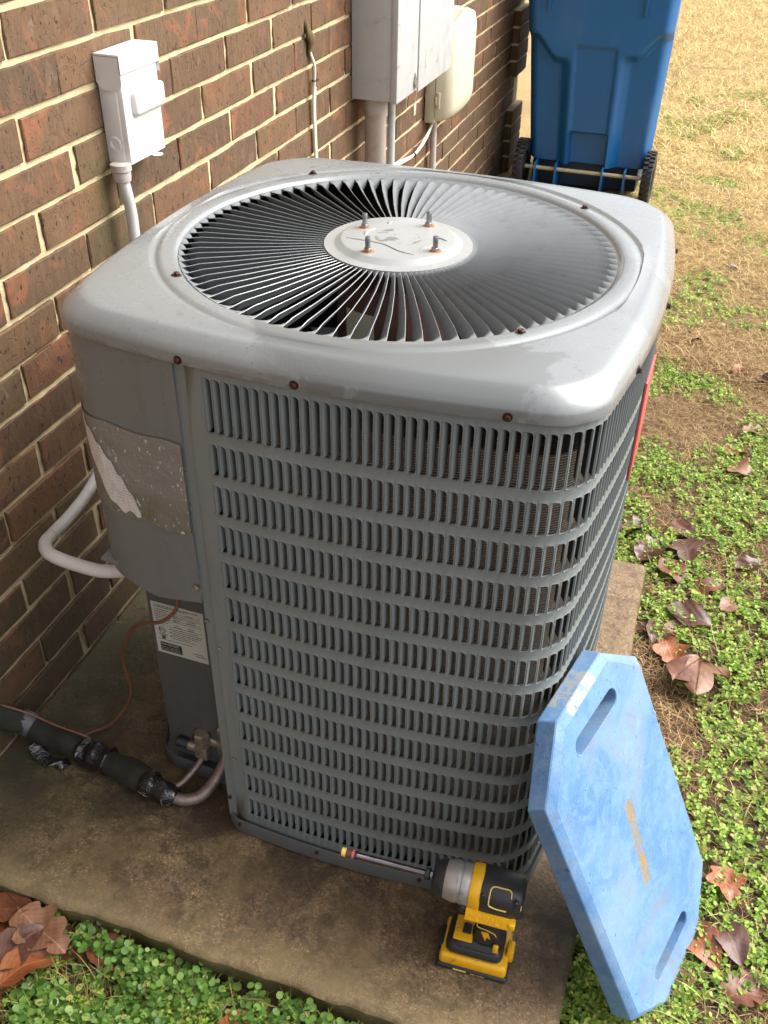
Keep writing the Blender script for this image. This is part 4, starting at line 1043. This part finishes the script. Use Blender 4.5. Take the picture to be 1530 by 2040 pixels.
m = MB(); m.use(simple('rusty_pale_axle', (.5, .44, .3), .5, .3, .4, 60, .2)); m.lathe([(.0095, 0), (.0095, .6)], 14, align((-.30, .005, .133), (1, .005, .1335))); m.build('axle', None, bn, 35)
def wheel(x):
    wv_ = empty('wheel', (x, .005, .133), (0, 0, 0), bn); mx = Matrix.Rotation(PI/2, 4, 'Y')
    m = MB(); m.use(MT['black']); m.lathe([(.075, -.02), (.105, -.026), (.122, -.022), (.127, -.01), (.127, .01), (.122, .022), (.105, .026), (.075, .02)], 48, mx, False, False)
    for k in range(30):
        t = 2*PI*k/30
        for sgn in (-1, 1):
            m.box((-.011, .122, -.0055), (.011, .1345, .0055), Matrix.Rotation(t + sgn * .05, 4, 'X') @ Matrix.Translation((sgn * .012, 0, 0)))
    m.build('tyre', None, wv_, 35)
    m = MB(); m.use(MT['tblack']); m.lathe([(.02, -.022), (.03, -.022), (.032, -.012), (.078, -.014), (.08, .012), (.03, .014), (.02, .02)], 24, mx); m.build('rim', None, wv_, 35)
wheel(-.308); wheel(.33)

# ------------------------------------------------------------------ blue foam kneeling board
Rm = Matrix(((.3997, .2432, .8838), (-.0254, .9667, -.2545), (-.9163, .0793, .3926))).to_4x4(); Rm.translation = (1.1965, -.3969, .2269)
def octo(a, b, ev, su, z, jit=0):
    return [(-su, b, z), (-a, ev, z), (-a, -ev, z), (-su, -b, z), (su, -b, z), (a, -ev, z), (a, ev, z), (su, b, z)]
def board():
    bm = bmesh.new()
    def ringv(l): return [bm.verts.new(p) for p in l]
    b_ = ringv(octo(.314, .1645, .0775, .226, -.030)); b2 = ringv(octo(.3155, .166, .078, .229, -.0285)); m_ = ringv(octo(.3155, .1635, .0745, .2345, .0)); f_ = ringv(octo(.304, .1525, .0735, .2265, .0100))
    for r0, r1 in ((b_, b2), (b2, m_), (m_, f_)):
        for k in range(8): bm.faces.new((r0[k], r1[k], r1[(k+1) % 8], r0[(k+1) % 8]))
    # slots as through holes: front and back caps made by triangulated fill
    def slot(cu, z, flip):
        pts = []
        for k in range(20):
            t = 2*PI*k/20; uu = .0155 * math.cos(t); vv = math.sin(t) * .0155
            vv += .052 * (1 if math.sin(t) > 0 else -1 if math.sin(t) < 0 else 0)
            pts.append((cu + uu + (vv * .06), vv + (.0 if cu < 0 else -.013), z))
        return pts
    holes = {}
    for nm, z, outer in (('f', .0100, f_), ('b', -.030, b_)):
        edges = [bm.edges.get((outer[k], outer[(k+1) % 8])) for k in range(8)]
        hv = []
        for cu in (-.2505, .2385):
            h = ringv(slot(cu, z, False)); hv.append(h)
            edges += [bm.edges.new((h[k], h[(k+1) % 20])) for k in range(20)]
        bmesh.ops.triangle_fill(bm, use_beauty=True, use_dissolve=False, edges=edges, normal=(0, 0, 1 if nm == 'f' else -1))
        holes[nm] = hv
    for h0, h1 in zip(holes['f'], holes['b']):
        for k in range(20): bm.faces.new((h0[k], h0[(k+1) % 20], h1[(k+1) % 20], h1[k]))
    bmesh.ops.recalc_face_normals(bm, faces=bm.faces[:])
    sharp = [e for e in bm.edges if len(e.link_faces) == 2 and e.calc_face_angle(0) > .3]
    bmesh.ops.bevel(bm, geom=sharp, offset=.0028, segments=3, affect='EDGES', clamp_overlap=True)
    me = bpy.data.meshes.new('foam_board'); bm.to_mesh(me); bm.free(); smooth_mesh(me, 35); return me
fb = empty('kneeling_board'); fb.matrix_world = Rm
tag(fb, 'blue foam kneeling board with cut corners and two hand slots, leaning on the condenser', 'kneeling board')
link('foam_board', board(), fb, MT['foam'])


# ------------------------------------------------------------------ impact driver standing on its battery
dr = empty('impact_driver', (.992, -.534, .0), (0, 0, math.radians(3))); dr.scale = (1, 1, 1)
tag(dr, 'yellow and black cordless impact driver with long hex bit standing on the slab', 'power drill')
ZA = .188
m = MB(); m.use(MT['tblack']); m.rbox((-.059, -.0395, .0), (.058, .0395, .012), .005, 3); m.rbox((-.0605, -.018, .012), (-.05, .018, .034), .003); 
bt = empty('battery_pack', (0, 0, 0), (0, 0, 0), dr); m.build('bumper', None, bt)
m = MB(); m.use(MT['yellow']); m.rbox((-.056, -.0375, .010), (.056, .0375, .036), .007, 3, None, .97); m.rbox((.05, -.012, .02), (.062, .012, .05), .004); m.build('battery_case', None, bt)
m = MB(); m.use(MT['lyellow']); m.rbox((-.03, -.0398, .0045), (-.008, -.0385, .0085), .0005); m.use(MT['ink']); m.rbox((-.004, -.0402, .0035), (.03, -.039, .0092), .0005); m.build('battery_label', None, bt, 0)
text_mesh('20V MAX', .0058, 'lyellow', bt, frontmx(-.001, -.0404, .0045), 'print', .0001)
m = MB(); m.use(MT['tblack']); m.rbox((-.05, -.0345, .034), (.048, .0345, .062), .014, 4, None, .9)
m.rbox((-.04, -.031, .05), (.042, .031, .068), .012, 4, None, .8); m.build('foot_housing', None, dr)
m = MB(); m.use(MT['yellow']); m.rbox((-.037, -.0235, .0665), (-.006, .02, .0700), .003, 2); m.use(MT['tblack']); m.rbox((-.024, -.011, .0695), (-.010, .007, .0735), .0015)
sp_ = m.build('speed_selector', None, dr)
text_mesh('1 2 3', .0075, 'red', sp_, Matrix.Translation((-.0285, -.012, .0702)) @ Matrix.Rotation(PI/2, 4, 'Z'), 'print', .0001)
# handle
m = MB(); m.use(MT['tblack']); rg = []
for z, cx_, hx, hy in ((.058, .012, .032, .024), (.072, .015, .022, .020), (.1, .019, .0175, .0175), (.13, .017, .018, .0175), (.155, .012, .0215, .019), (.172, .008, .026, .02)):
    rg.append([(cx_ + hx * math.copysign(abs(math.cos(t)) ** .8, math.cos(t)), hy * math.copysign(abs(math.sin(t)) ** .8, math.sin(t)), z) for t in np.linspace(0, 2*PI, 25)[:-1]])
m.loft(rg, True, True, True); hd = m.build('handle', None, dr, 180)
m = MB(); m.use(MT['yellow']); m.add([(.006, -.0188, .10), (.018, -.0192, .102), (.023, -.0185, .078), (.015, -.0195, .074)], [(0, 3, 2, 1)]); m.rbox((.028, -.0275, .062), (.037, -.0215, .080), .002)
m.use(MT['lyellow']); m.tube([(.0, -.0200, .13), (-.0005, -.0188, .112), (.014, -.0188, .107), (.027, -.0165, .098), (.031, -.014, .085)], .0008, 6, True, 6); m.build('handle_trim', None, hd)
m = MB(); m.use(MT['yellow']); m.rbox((-.034, -.009, .130), (-.006, .009, .158), .005, 3); m.build('trigger', None, dr)
# body along -X
bd = empty('tool_body', (0, 0, ZA), (0, 0, 0), dr); mxX = Matrix.Rotation(-PI/2, 4, 'Y')   # +Z -> -X
def sec(prof, mat, name, n=28, sq=.9):
    m = MB(); m.use(MT[mat]); rg = []
    for x, r_ in prof:
        rg.append([(x, r_ * math.copysign(abs(math.cos(t)) ** sq, math.cos(t)), r_ * 1.02 * math.copysign(abs(math.sin(t)) ** sq, math.sin(t))) for t in np.linspace(0, 2*PI, n + 1)[:-1]])
    m.loft(rg, True, True, True); return m.build(name, None, bd, 45)
sec([(-.080, .013), (-.079, .019), (-.074, .0235), (-.066, .0275), (-.060, .0285), (-.058, .0265)], 'tblack', 'nose_guard')
sec([(-.0645, .0255), (-.058, .0285), (-.048, .0305), (-.040, .031), (-.039, .0298), (-.034, .0298), (-.033, .0312), (-.019, .032), (-.016, .030)], 'gear', 'gearcase')
sec([(-.019, .0325), (-.0175, .0332), (-.003, .0332), (-.001, .0325)], 'yellow', 'yellow_band', 28, .82)
sec([(-.002, .0325), (.006, .0332), (.048, .0328), (.058, .030), (.063, .0255), (.064, .018)], 'tblack', 'motor_housing', 28, .72)
m = MB(); m.use(MT['yellow']); m.add([(x, y, z) for x in (-.02, .055) for y, z in ((-.018, -.012), (-.0335, -.0125), (-.0405, -.030), (-.0385, -.035), (-.018, -.035))], [(0, 1, 2, 3, 4), (9, 8, 7, 6, 5), (0, 5, 6, 1), (1, 6, 7, 2), (2, 7, 8, 3), (3, 8, 9, 4)]); m.rbox((-.02, .018, -.034), (.052, .0345, -.0165), .003, 2); m.rbox((.046, -.0405, -.031), (.057, -.02, -.018), .003)
sb_ = m.build('side_strip', None, bd)
text_mesh('DEWALT', .0142, 'yellow', sb_, Matrix.Translation((-.016, -.0399, -.0275)) @ Matrix.Rotation(math.radians(68), 4, 'X'), 'embossed_name', .0004, True)
m = MB(); m.use(MT['lyellow'])
def curve3(l, r=.0009): m.tube(l, r, 6, True, 6)
def hs_(x, t, o=.0004):
    c0, s0 = math.cos(math.radians(t)), math.sin(math.radians(t)); return (x, -(.033 + o) * abs(c0) ** .72, (.0336 + o) * math.copysign(abs(s0) ** .72, s0))
curve3([hs_(.044, 66)] + [hs_(x, 72) for x in (.04, .03, .02)] + [hs_(.0145, 68), hs_(.0125, 58)] + [hs_(.0122, t) for t in (45, 32, 18)] + [hs_(.0135, 9), hs_(.018, 6)] + [hs_(x, 4) for x in (.026, .034, .040)], .0011)
curve3([hs_(.044, 66), hs_(.0445, 58), hs_(.0445, 48)], .0008); curve3([hs_(.061, 30, -.004), hs_(.061, 12, -.004)], .0008)
m.build('outline_trim', None, bd)
for lo_, hi_, r_ in (((.0, -.031, .012), (.006, -.024, .0275), .003), ((.049, -.0315, .004), (.057, -.022, .0285), .003), ((-.031, -.0335, -.027), (-.021, -.022, -.013), .003)):
    m = MB(); m.use(MT['tblack']); m.rbox(lo_, hi_, r_, 3); m.build('rubber_pad', None, bd)
# chuck, extension and bit
m = MB(); m.use(MT['steel']); m.lathe([(.0065, .078), (.0065, .088)], 6, mxX); m.use(MT['black']); m.lathe([(.0075, .084), (.0098, .0855), (.0098, .0915), (.0075, .093)], 20, mxX); m.build('chuck', None, bd, 35)
m = MB(); m.use(simple('polished_bit_steel', (.2, .17, .18), .2, 1, .2, 60)); m.lathe([(.0052, .092), (.0052, .205), (.0062, .207)], 12, mxX); bs_ = m.build('hex_extension', None, bd, 35)
m = MB(); m.use(MT['tblack']); m.lathe([(.0072, .204), (.0072, .208)], 16, mxX); m.use(MT['red']); m.lathe([(.0074, .208), (.0074, .212)], 16, mxX); m.use(MT['motor']); m.lathe([(.0072, .212), (.0072, .222)], 16, mxX); m.use(MT['lyellow']); m.lathe([(.0071, .222), (.0068, .229), (.005, .230)], 16, mxX); m.build('bit_tip', None, bs_, 35)

# ------------------------------------------------------------------ vegetation
def in_slab(x, y, mrg=0.0): return (x > -.3) & (x < SX1 + mrg) & (y > SY0 - mrg) & (y < SY1 + mrg)
def frustum(x, y, z, mrg=130):
    P = np.stack([x, y, z], 1) - np.array(CAM); d = P @ np.array(CF); d = np.maximum(d, .05)
    u = 765 + 1930.67 * (P @ np.array(CR)) / d; v = 1020 - 1930.67 * (P @ np.array(CU)) / d
    return (u > -mrg) & (u < 1530 + mrg) & (v > -mrg) & (v < 2040 + mrg) & (x > .02)
def under_board(x, y): return (x > 1.17) & (x < 1.33) & (y > -.5) & (y < -.3) & False
def green(x, y):
    n = fbm(x * 3.4 + 11, y * 3.4 + 3, 3); g = np.zeros_like(x)
    right = np.clip(1.15 - (y - .1) * .36, .42, 1)
    g = np.clip((n - (.66 - .34 * right)) * 7, 0, 1)
    g = np.where((y < SY0 + .05) & (x < 1.0), np.clip((fbm(x * 6, y * 6, 2) - .12) * 6, 0, 1) * np.clip((x - .27) * 12, .12, 1), g)
    bare = np.exp(-(((x - 1.235) / .05) ** 2 + ((y - .12) / .17) ** 2)); g = g * (1 - bare)
    straw = np.exp(-(((x - 1.46) / .06) ** 2 + ((y - .25) / .12) ** 2)); g = g * (1 - .7 * straw)
    return g
def scatter(n, x0, x1, y0, y1):
    x = rng.uniform(x0, x1, n); y = rng.uniform(y0, y1, n); return x, y
def leaves_mesh(name, pos, yaw, pitch, roll, size, tmpl, tri, mat, label, parent=None):
    T = np.array(tmpl); n = len(pos); k = len(T)
    cy_, sy_ = np.cos(yaw), np.sin(yaw); cp_, sp_ = np.cos(pitch), np.sin(pitch); cr_, sr_ = np.cos(roll), np.sin(roll)
    X = T[None, :, 0] * size[:, None]; Y = T[None, :, 1] * size[:, None]; Z = T[None, :, 2] * size[:, None]
    Y2 = Y * cr_[:, None] - Z * sr_[:, None]; Z2 = Y * sr_[:, None] + Z * cr_[:, None]
    X3 = X * cp_[:, None] - Z2 * sp_[:, None]; Z3 = X * sp_[:, None] + Z2 * cp_[:, None]
    V = np.stack([X3 * cy_[:, None] - Y2 * sy_[:, None] + pos[:, 0:1], X3 * sy_[:, None] + Y2 * cy_[:, None] + pos[:, 1:2], Z3 + pos[:, 2:3]], 2).reshape(-1, 3)
    F = (np.array(tri)[None] + (np.arange(n) * k)[:, None, None]).reshape(-1, len(tri[0]))
    o = np_mesh(name, V, F, mat, parent, False); tag(o, label, None, None, 'stuff'); return o
LEAF = [(0, 0, 0), (.35, .3, .05), (.75, .33, .04), (1, 0, -.06), (.75, -.33, .04), (.35, -.3, .05), (.5, 0, -.03)]
LT = [(0, 6, 1), (1, 6, 2), (2, 6, 3), (3, 6, 4), (4, 6, 5), (5, 6, 0)]
ROUND = [(.0, 0, 0), (.25, .38, .06), (.7, .5, .06), (1.05, .22, -.02), (1.05, -.22, -.02), (.7, -.5, .06), (.25, -.38, .06), (.55, 0, -.03)]
RT = [(0, 7, 1), (1, 7, 2), (2, 7, 3), (3, 7, 4), (4, 7, 5), (5, 7, 6), (6, 7, 0)]
def sprigs(n, box, dens, size, hgt, name, tmpl, tri, mat, label, nl=(6, 11)):
    x, y = scatter(n, *box); g = dens(x, y); k = (rng.random(n) < g) & ~in_slab(x, y, .004)
    x, y = x[k], y[k]; z = gz(x, y); k = frustum(x, y, z); x, y, z = x[k], y[k], z[k]
    hm = hgt * (.35 + 1.0 * fbm(x * 9 + 2, y * 9 + 8, 2)) * rng.uniform(.6, 1.3, len(x))
    pos, yaw, pit, siz = [], [], [], []
    for i in range(len(x)):
        m_ = rng.integers(nl[0], nl[1]); a0 = rng.uniform(0, 6.3); lean = rng.uniform(-.5, .5, 2) * hm[i]
        for q in range(m_):
            t = (q // 2 + .5) / (m_ / 2); a1 = a0 + (q % 2) * PI + (q // 2) * 1.4
            pos.append((x[i] + lean[0] * t, y[i] + lean[1] * t, z[i] + hm[i] * (.25 + .75 * t))); yaw.append(a1 + rng.uniform(-.3, .3)); pit.append(rng.uniform(-.15, .65) * (.4 + t)); siz.append(size * rng.uniform(.45, 1.35) * (1.1 - .35 * t))
    pos = np.array(pos); return leaves_mesh(name, pos, np.array(yaw), np.array(pit), rng.uniform(-.45, .45, len(pos)), np.array(siz), tmpl, tri, mat, label)
sprigs(19500, (.88, 2.4, -.75, 2.2), lambda x, y: green(x, y), .0108, .026, 'weeds', LEAF, LT, MT['weed'], 'low bright green weeds right of the slab')
sprigs(15000, (.7, 2.6, 2.2, 6.5), lambda x, y: green(x, y) * .8, .014, .028, 'far_weeds', LEAF, LT, MT['weed'], 'scattered green weeds in the dry lawn', (4, 7))
sprigs(5200, (.1, 1.05, -.95, -.60), lambda x, y: green(x, y) * np.where(y > -.69, .0, 1) * np.clip((fbm(x * 17, y * 17, 2) - .22) * 3, .05, 1), .0125, .038, 'clover', ROUND, RT, MT['clover'], 'small round clover leaves along the front of the slab', (6, 11))
sprigs(3500, (.1, 1.05, -.95, -.60), lambda x, y: np.where(y > -.69, 0, .7) * np.clip((fbm(x * 11 + 4, y * 11, 2) - .35) * 4, 0, 1) * np.clip((x - .2) * 6, .3, 1), .0085, .03, 'small_weeds', LEAF, LT, MT['weed'], 'fine pointed weeds mixed into the clover')
sprigs(3200, (1.12, 1.35, -.95, -.25), lambda x, y: np.full_like(x, .9), .009, .024, 'weeds_under_board', LEAF, LT, MT['weed'], 'shaded weeds beneath the blue board', (6, 9))
# dry grass and straw: curved blades
BT = [(0, -.5, 0), (0, .5, 0), (.35, -.45, .16), (.35, .45, .16), (.7, -.35, .2), (.7, .35, .2), (1, 0, .12)]
def blades(n, box, dens, length, width, name, mat, label, zoff=.0, pit=(-.05, .35), zj=.012):
    x, y = scatter(n, *box); g = dens(x, y); k = (rng.random(n) < g) & ~in_slab(x, y, .0)
    x, y = x[k], y[k]; z = gz(x, y); k = frustum(x, y, z); x, y, z = x[k], y[k], z[k]; m_ = len(x)
    L = length * rng.uniform(.4, 1.3, m_); yaw = rng.uniform(0, 6.3, m_); pitch = rng.uniform(pit[0], pit[1], m_); bend = rng.normal(0, .28, m_); cur = rng.uniform(-.25, .6, m_)
    T = np.array(BT); X = T[None, :, 0] * L[:, None]; Y = T[None, :, 1] * width * rng.uniform(.7, 1.5, m_)[:, None] + bend[:, None] * (T[None, :, 0] ** 2) * L[:, None]; Z = T[None, :, 2] * L[:, None] * cur[:, None] * 2
    cp_, sp_ = np.cos(pitch)[:, None], np.sin(pitch)[:, None]; X3 = X * cp_ - Z * sp_; Z3 = X * sp_ + Z * cp_
    cy_, sy_ = np.cos(yaw)[:, None], np.sin(yaw)[:, None]
    V = np.stack([X3 * cy_ - Y * sy_ + x[:, None], X3 * sy_ + Y * cy_ + y[:, None], Z3 + (z + zoff + rng.uniform(0, zj, m_))[:, None]], 2).reshape(-1, 3)
    tri = np.array([(0, 2, 3), (0, 3, 1), (2, 4, 5), (2, 5, 3), (4, 6, 5)]); F = (tri[None] + (np.arange(m_) * 7)[:, None, None]).reshape(-1, 3)
    tag(np_mesh(name, V, F, mat), label, None, None, 'stuff')
dry = lambda x, y: np.clip(.95 - .7 * green(x, y), .12, 1)
blades(98000, (.88, 2.3, -.75, 2.0), dry, .038, .0012, 'dry_grass', MT['straw'], 'matted tan dead grass blades beside the slab')
blades(120000, (.6, 3.2, 1.8, 5.0), dry, .052, .0018, 'lawn_straw', MT['straw'], 'dead straw coloured lawn in the middle distance')
blades(110000, (.3, 4.5, 4.6, 11.5), lambda x, y: .35 + .6 * fbm(x * 5, y * 5, 2), .075, .0032, 'far_lawn', MT['straw'], 'pale dormant lawn in the distance', .0, (-.05, .5), .02)
blades(16000, (.8, 2.8, -.75, 5), lambda x, y: np.clip(green(x, y) + .06, 0, 1) * .7, .06, .002, 'green_grass', MT['blade'], 'thin yellow green grass blades among the weeds', .0, (.05, .9))
blades(2600, (.1, 1.15, -.98, -.60), lambda x, y: np.where(y > -.69, 0, .8), .05, .0013, 'dead_stems', MT['straw'], 'dead tan stems in the clover', .004, (.0, .5))
blades(3200, (.15, 1.15, -.98, -.60), lambda x, y: np.where(y > -.7, 0, .8), .06, .0012, 'slab_grass', MT['blade'], 'thin stems at the front edge of the slab', .0, (.0, .9))

# ------------------------------------------------------------------ fallen leaves, each its own object
def leaf_obj(kind, size, mat, curl=.3, bend=.3, seed=0):
    r = random.Random(seed); V = []; F = []; n = 24
    lob = {'oval': lambda t: math.sin(PI * t ** .85) ** .75 * .34, 'oak': lambda t: (math.sin(PI * t ** .8) ** .6) * (.17 + .2 * abs(math.sin(t * PI * 3.6 + .5)) ** .7), 'maple': lambda t: math.sin(PI * t ** .7) ** .7 * (.3 + .25 * abs(math.cos(t * PI * 2.2)))}[kind]
    for i in range(n + 1):
        t = i / n; w_ = max(.004, lob(t)); x = t; z = bend * (t - .5) ** 2 * -1 + .05 * math.sin(t * 7 + seed)
        sw = 0
        for e in (-1, -.5, 0, .5, 1):
            ww = w_ * (1 + r.uniform(-.04, .04) * (abs(e) == 1)); zz_ = z + curl * (abs(e) ** 1.6) * ww * (1 + .5 * math.sin(t * 9 + e * 2 + seed)) - (.012 if e == 0 else 0)
            V.append(((x - .5) * size, (sw + e * ww) * size, zz_ * size))
    for i in range(n):
        for j in range(4): a0 = i * 5 + j; F.append((a0, a0 + 1, a0 + 6, a0 + 5))
    m = MB(); m.use(mat); m.add(V, F)
    o = m.build('fallen_leaf', None, None, 180)
    s_ = MB(); s_.use(LM[4]); s_.tube([((-.5) * size, 0, 0), (-.62 * size, .03 * size, .02 * size), (-.8 * size, .05 * size, .0)], .0011, 5, True, 3)
    s_.build('leaf_stem', None, o, 180); return o
def place(o, x, y, dz, rz, label=None, group=None, tilt=(0, 0)):
    o.location = (x, y, float(gz(x, y)) + dz); o.rotation_euler = (tilt[0], tilt[1], rz); tag(o, label, 'leaf', group)
# the big three-lobed leaf beside the blue board
def big_leaf():
    root = empty('fallen_leaf'); pt = [(0, .0)]
    def lobe(L, Wd, ang, mat, tip=.9, sd=1):
        m = MB(); m.use(mat); n = 12; rg = []
        for i in range(n + 1):
            t = i / n; w_ = Wd * math.sin(PI * min(1, t * .93 + .05)) ** .8 * (1 + .1 * math.sin(t * 9 + sd)); rg.append([(L * t, w_ * e, .012 * math.sin(t * 2.6) + .010 * abs(e) ** 1.5 * math.sin(t * 5 + sd) - (.0015 if e == 0 else 0)) for e in (-1, -.6, -.2, 0, .2, .6, 1)])
        m.loft(rg, False, False, False, Matrix.Rotation(ang, 4, 'Z')); return m
    for nm, L, Wd, ang, mt, sd in (('leaf_lobe', .135, .036, -1.62, LM[3], 1), ('leaf_lobe', .125, .042, -2.05, LM[0], 2), ('leaf_lobe', .085, .024, -.75, LM[3], 3)):
        lobe(L, Wd, ang, mt, sd=sd).build(nm, None, root, 180)
    m = MB(); m.use(LM[4]); m.tube([(0, 0, .004), (-.012, .04, .02), (-.045, .09, .03), (-.075, .12, .025)], .0016, 6, True, 5)
    for a0, L in ((-1.62, .125), (-2.05, .10), (-.75, .075)): m.tube([(0, 0, .006), (L * .5 * math.cos(a0), L * .5 * math.sin(a0), .0135), (L * math.cos(a0), L * math.sin(a0), .010)], .0009, 5, True, 4)
    m.build('leaf_stem', None, root, 180); return root
bl = big_leaf(); place(bl, 1.302, .345, .032, 0, 'large light brown three lobed leaf right of the blue board, topmost among weeds', None, (-.12, .05))
LL = [  # kind, size, mat, x, y, dz, rz, curl, bend, label, group
 ('maple', .085, 1, 1.232, .372, .022, 2.0, .5, .5, 'curled orange brown leaf just left of the large three lobed leaf', None),
 ('oval', .115, 4, 1.268, .50, .028, -.15, .35, .3, 'dark wet oval leaf above the large three lobed leaf', None),
 ('oval', .11, 0, 1.215, .655, .024, -.9, .3, .2, 'reddish brown leaf beside the rear corner of the slab', None),
 ('maple', .10, 2, 1.235, .755, .03, -1.3, .2, .3, 'purplish broad leaf behind the rear corner of the slab', None),
 ('oak', .12, 4, 1.155, .735, .018, 1.0, .5, .3, 'dark curled leaf close behind the slab corner', None),
 ('oval', .10, 0, 1.22, .85, .018, .2, .6, .4, 'brown rolled leaf farther behind the slab corner', None),
 ('oak', .10, 4, 1.10, .83, .018, .7, .6, .4, 'dark brown leaf between the condenser and the weeds', None),
 ('oval', .09, 2, 1.29, .80, .02, -.6, .4, .3, None, 'brown leaves in the weeds right of the slab'),
 ('oval', .08, 4, 1.40, .76, .02, .5, .6, .4, 'small dark crumpled leaf at the right edge of the photo', None),
 ('oak', .09, 0, 1.30, .63, .016, .4, .3, .3, None, 'brown leaves in the weeds right of the slab'),
 ('oval', .07, 3, 1.36, .58, .022, .9, .3, .3, 'small pale tan leaf at the right, above the large leaf', None),
 ('maple', .09, 3, 1.345, 1.22, .02, 2.6, .3, .3, 'tan lobed leaf lying in the lawn, nearer of two', None),
 ('maple', .08, 1, 1.345, 1.34, .02, .8, .3, .3, 'orange tan lobed leaf lying in the lawn, farther of two', None),
 ('oak', .09, 3, 1.40, 1.49, .02, .3, .4, .3, 'pale tan leaf on brown grass, farther up the lawn', None),
 ('oval', .07, 4, 1.43, 1.85, .02, .1, .6, .4, 'dark leaf near the right photo edge, far up the lawn', None),
 ('oval', .06, 1, 1.33, 1.9, .015, 1.1, .5, .4, None, 'small brown leaves far up the lawn'),
 ('oval', .06, 0, 1.17, 2.1, .015, .1, .5, .4, None, 'small brown leaves far up the lawn'),
 ('oval', .06, 2, 1.27, 2.9, .015, .3, .4, .4, None, 'small brown leaves far up the lawn'),
 ('oval', .09, 4, 1.20, .43, .012, 1.4, .5, .2, None, 'brown leaves in the weeds right of the slab'),
 ('oval', .075, 3, 1.245, .45, .015, .3, .3, .2, None, 'brown leaves in the weeds right of the slab'),
 ('maple', .07, 1, 1.385, -.235, .02, -1.2, .4, .4, 'bright orange leaf at the right edge beside the blue board', None),
 ('oval', .10, 1, 1.352, -.36, .02, -.9, .35, .4, 'orange tan leaf below the lower right corner of the blue board', None),
 ('oval', .09, 2, 1.40, -.34, .022, -1.1, .3, .4, 'pinkish brown leaf right of the blue board, bottom right', None),
 ('oval', .09, 0, 1.315, -.43, .014, -1.9, .4, .4, 'brown leaf half under the bottom edge of the blue board', None),
 ('oak', .09, 0, 1.43, -.42, .012, .6, .4, .4, 'dark brown leaf in the bottom right corner', None),
 ('oval', .10, 0, .20, -.708, .045, .25, .35, .3, 'wet brown oval leaf at the left edge, topmost of the pile before the slab', None),
 ('oak', .12, 3, .285, -.728, .05, -.3, .3, .3, 'pinkish tan oak leaf on top of the pile before the slab', None),
 ('oval', .10, 2, .262, -.765, .048, 1.1, .3, .3, 'grey purple leaf in the pile before the slab', None),
 ('oval', .10, 1, .215, -.755, .03, 1.4, .4, .3, 'orange brown leaf low in the pile at the left edge', None),
 ('oval', .10, 1, .295, -.785, .04, .9, .5, .4, 'curled reddish leaf at the front of the pile', None),
 ('oak', .10, 4, .35, -.712, .02, .1, .4, .3, 'dark leaf tucked against the slab edge', None),
 ('oval', .09, 0, .40, -.712, .022, -.2, .5, .4, 'brown leaf behind the clover against the slab edge', None),
 ('oval', .10, 0, .24, -.83, .02, .6, .4, .3, 'brown leaf lowest in the bottom left corner', None),
 ('oval', .11, 4, .30, -.74, .012, 2.1, .2, .2, None, 'wet leaves buried in the pile before the slab'),
 ('oval', .11, 0, .22, -.80, .01, 2.6, .2, .2, None, 'wet leaves buried in the pile before the slab'),
 ('oval', .08, 1, .66, -.755, .03, 1.5, .4, .3, 'orange leaf poking out of the clover, bottom centre', None),
 ('oval', .06, 0, .54, -.735, .02, 1.9, .4, .3, 'small brown leaf among the clover', None),
]
UL = {7: 'purplish oval leaf in the weeds between the slab corner and the right photo edge', 9: 'brown lobed leaf between the dark oval leaf and the small pale tan leaf', 18: 'dark leaf upright against the right side of the slab', 19: 'small tan leaf wedged beside the dark leaf at the slab side',
      15: 'small orange leaf on the dry lawn beyond the condenser', 16: 'small brown leaf close behind the rear right lid corner', 17: 'small purplish leaf, farthest up the dry lawn', 33: 'dark wet leaf under the pinkish tan oak leaf', 34: 'dull brown leaf under the reddish curled leaf'}
for i, (kd, sz, mt, x, y, dz, rz, cu, be, lab_, grp) in enumerate(LL):
    o = leaf_obj(kd, sz, LM[mt], cu, be, i + 1)
    if grp and lab_ is None: lab_ = UL.get(i)
    o.scale = (1, 1, .8); dz *= .75 if y > 0 else 1
    place(o, x, y, dz, rz, lab_ or {'brown leaves in the weeds right of the slab': 'brown leaf half buried in the weeds right of the slab', 'small brown leaves far up the lawn': 'small brown leaf on the dry lawn beyond the condenser', 'wet leaves buried in the pile before the slab': 'wet leaf buried in the pile before the slab'}[grp], grp, (random.uniform(-.2, .2), random.uniform(-.2, .2)))
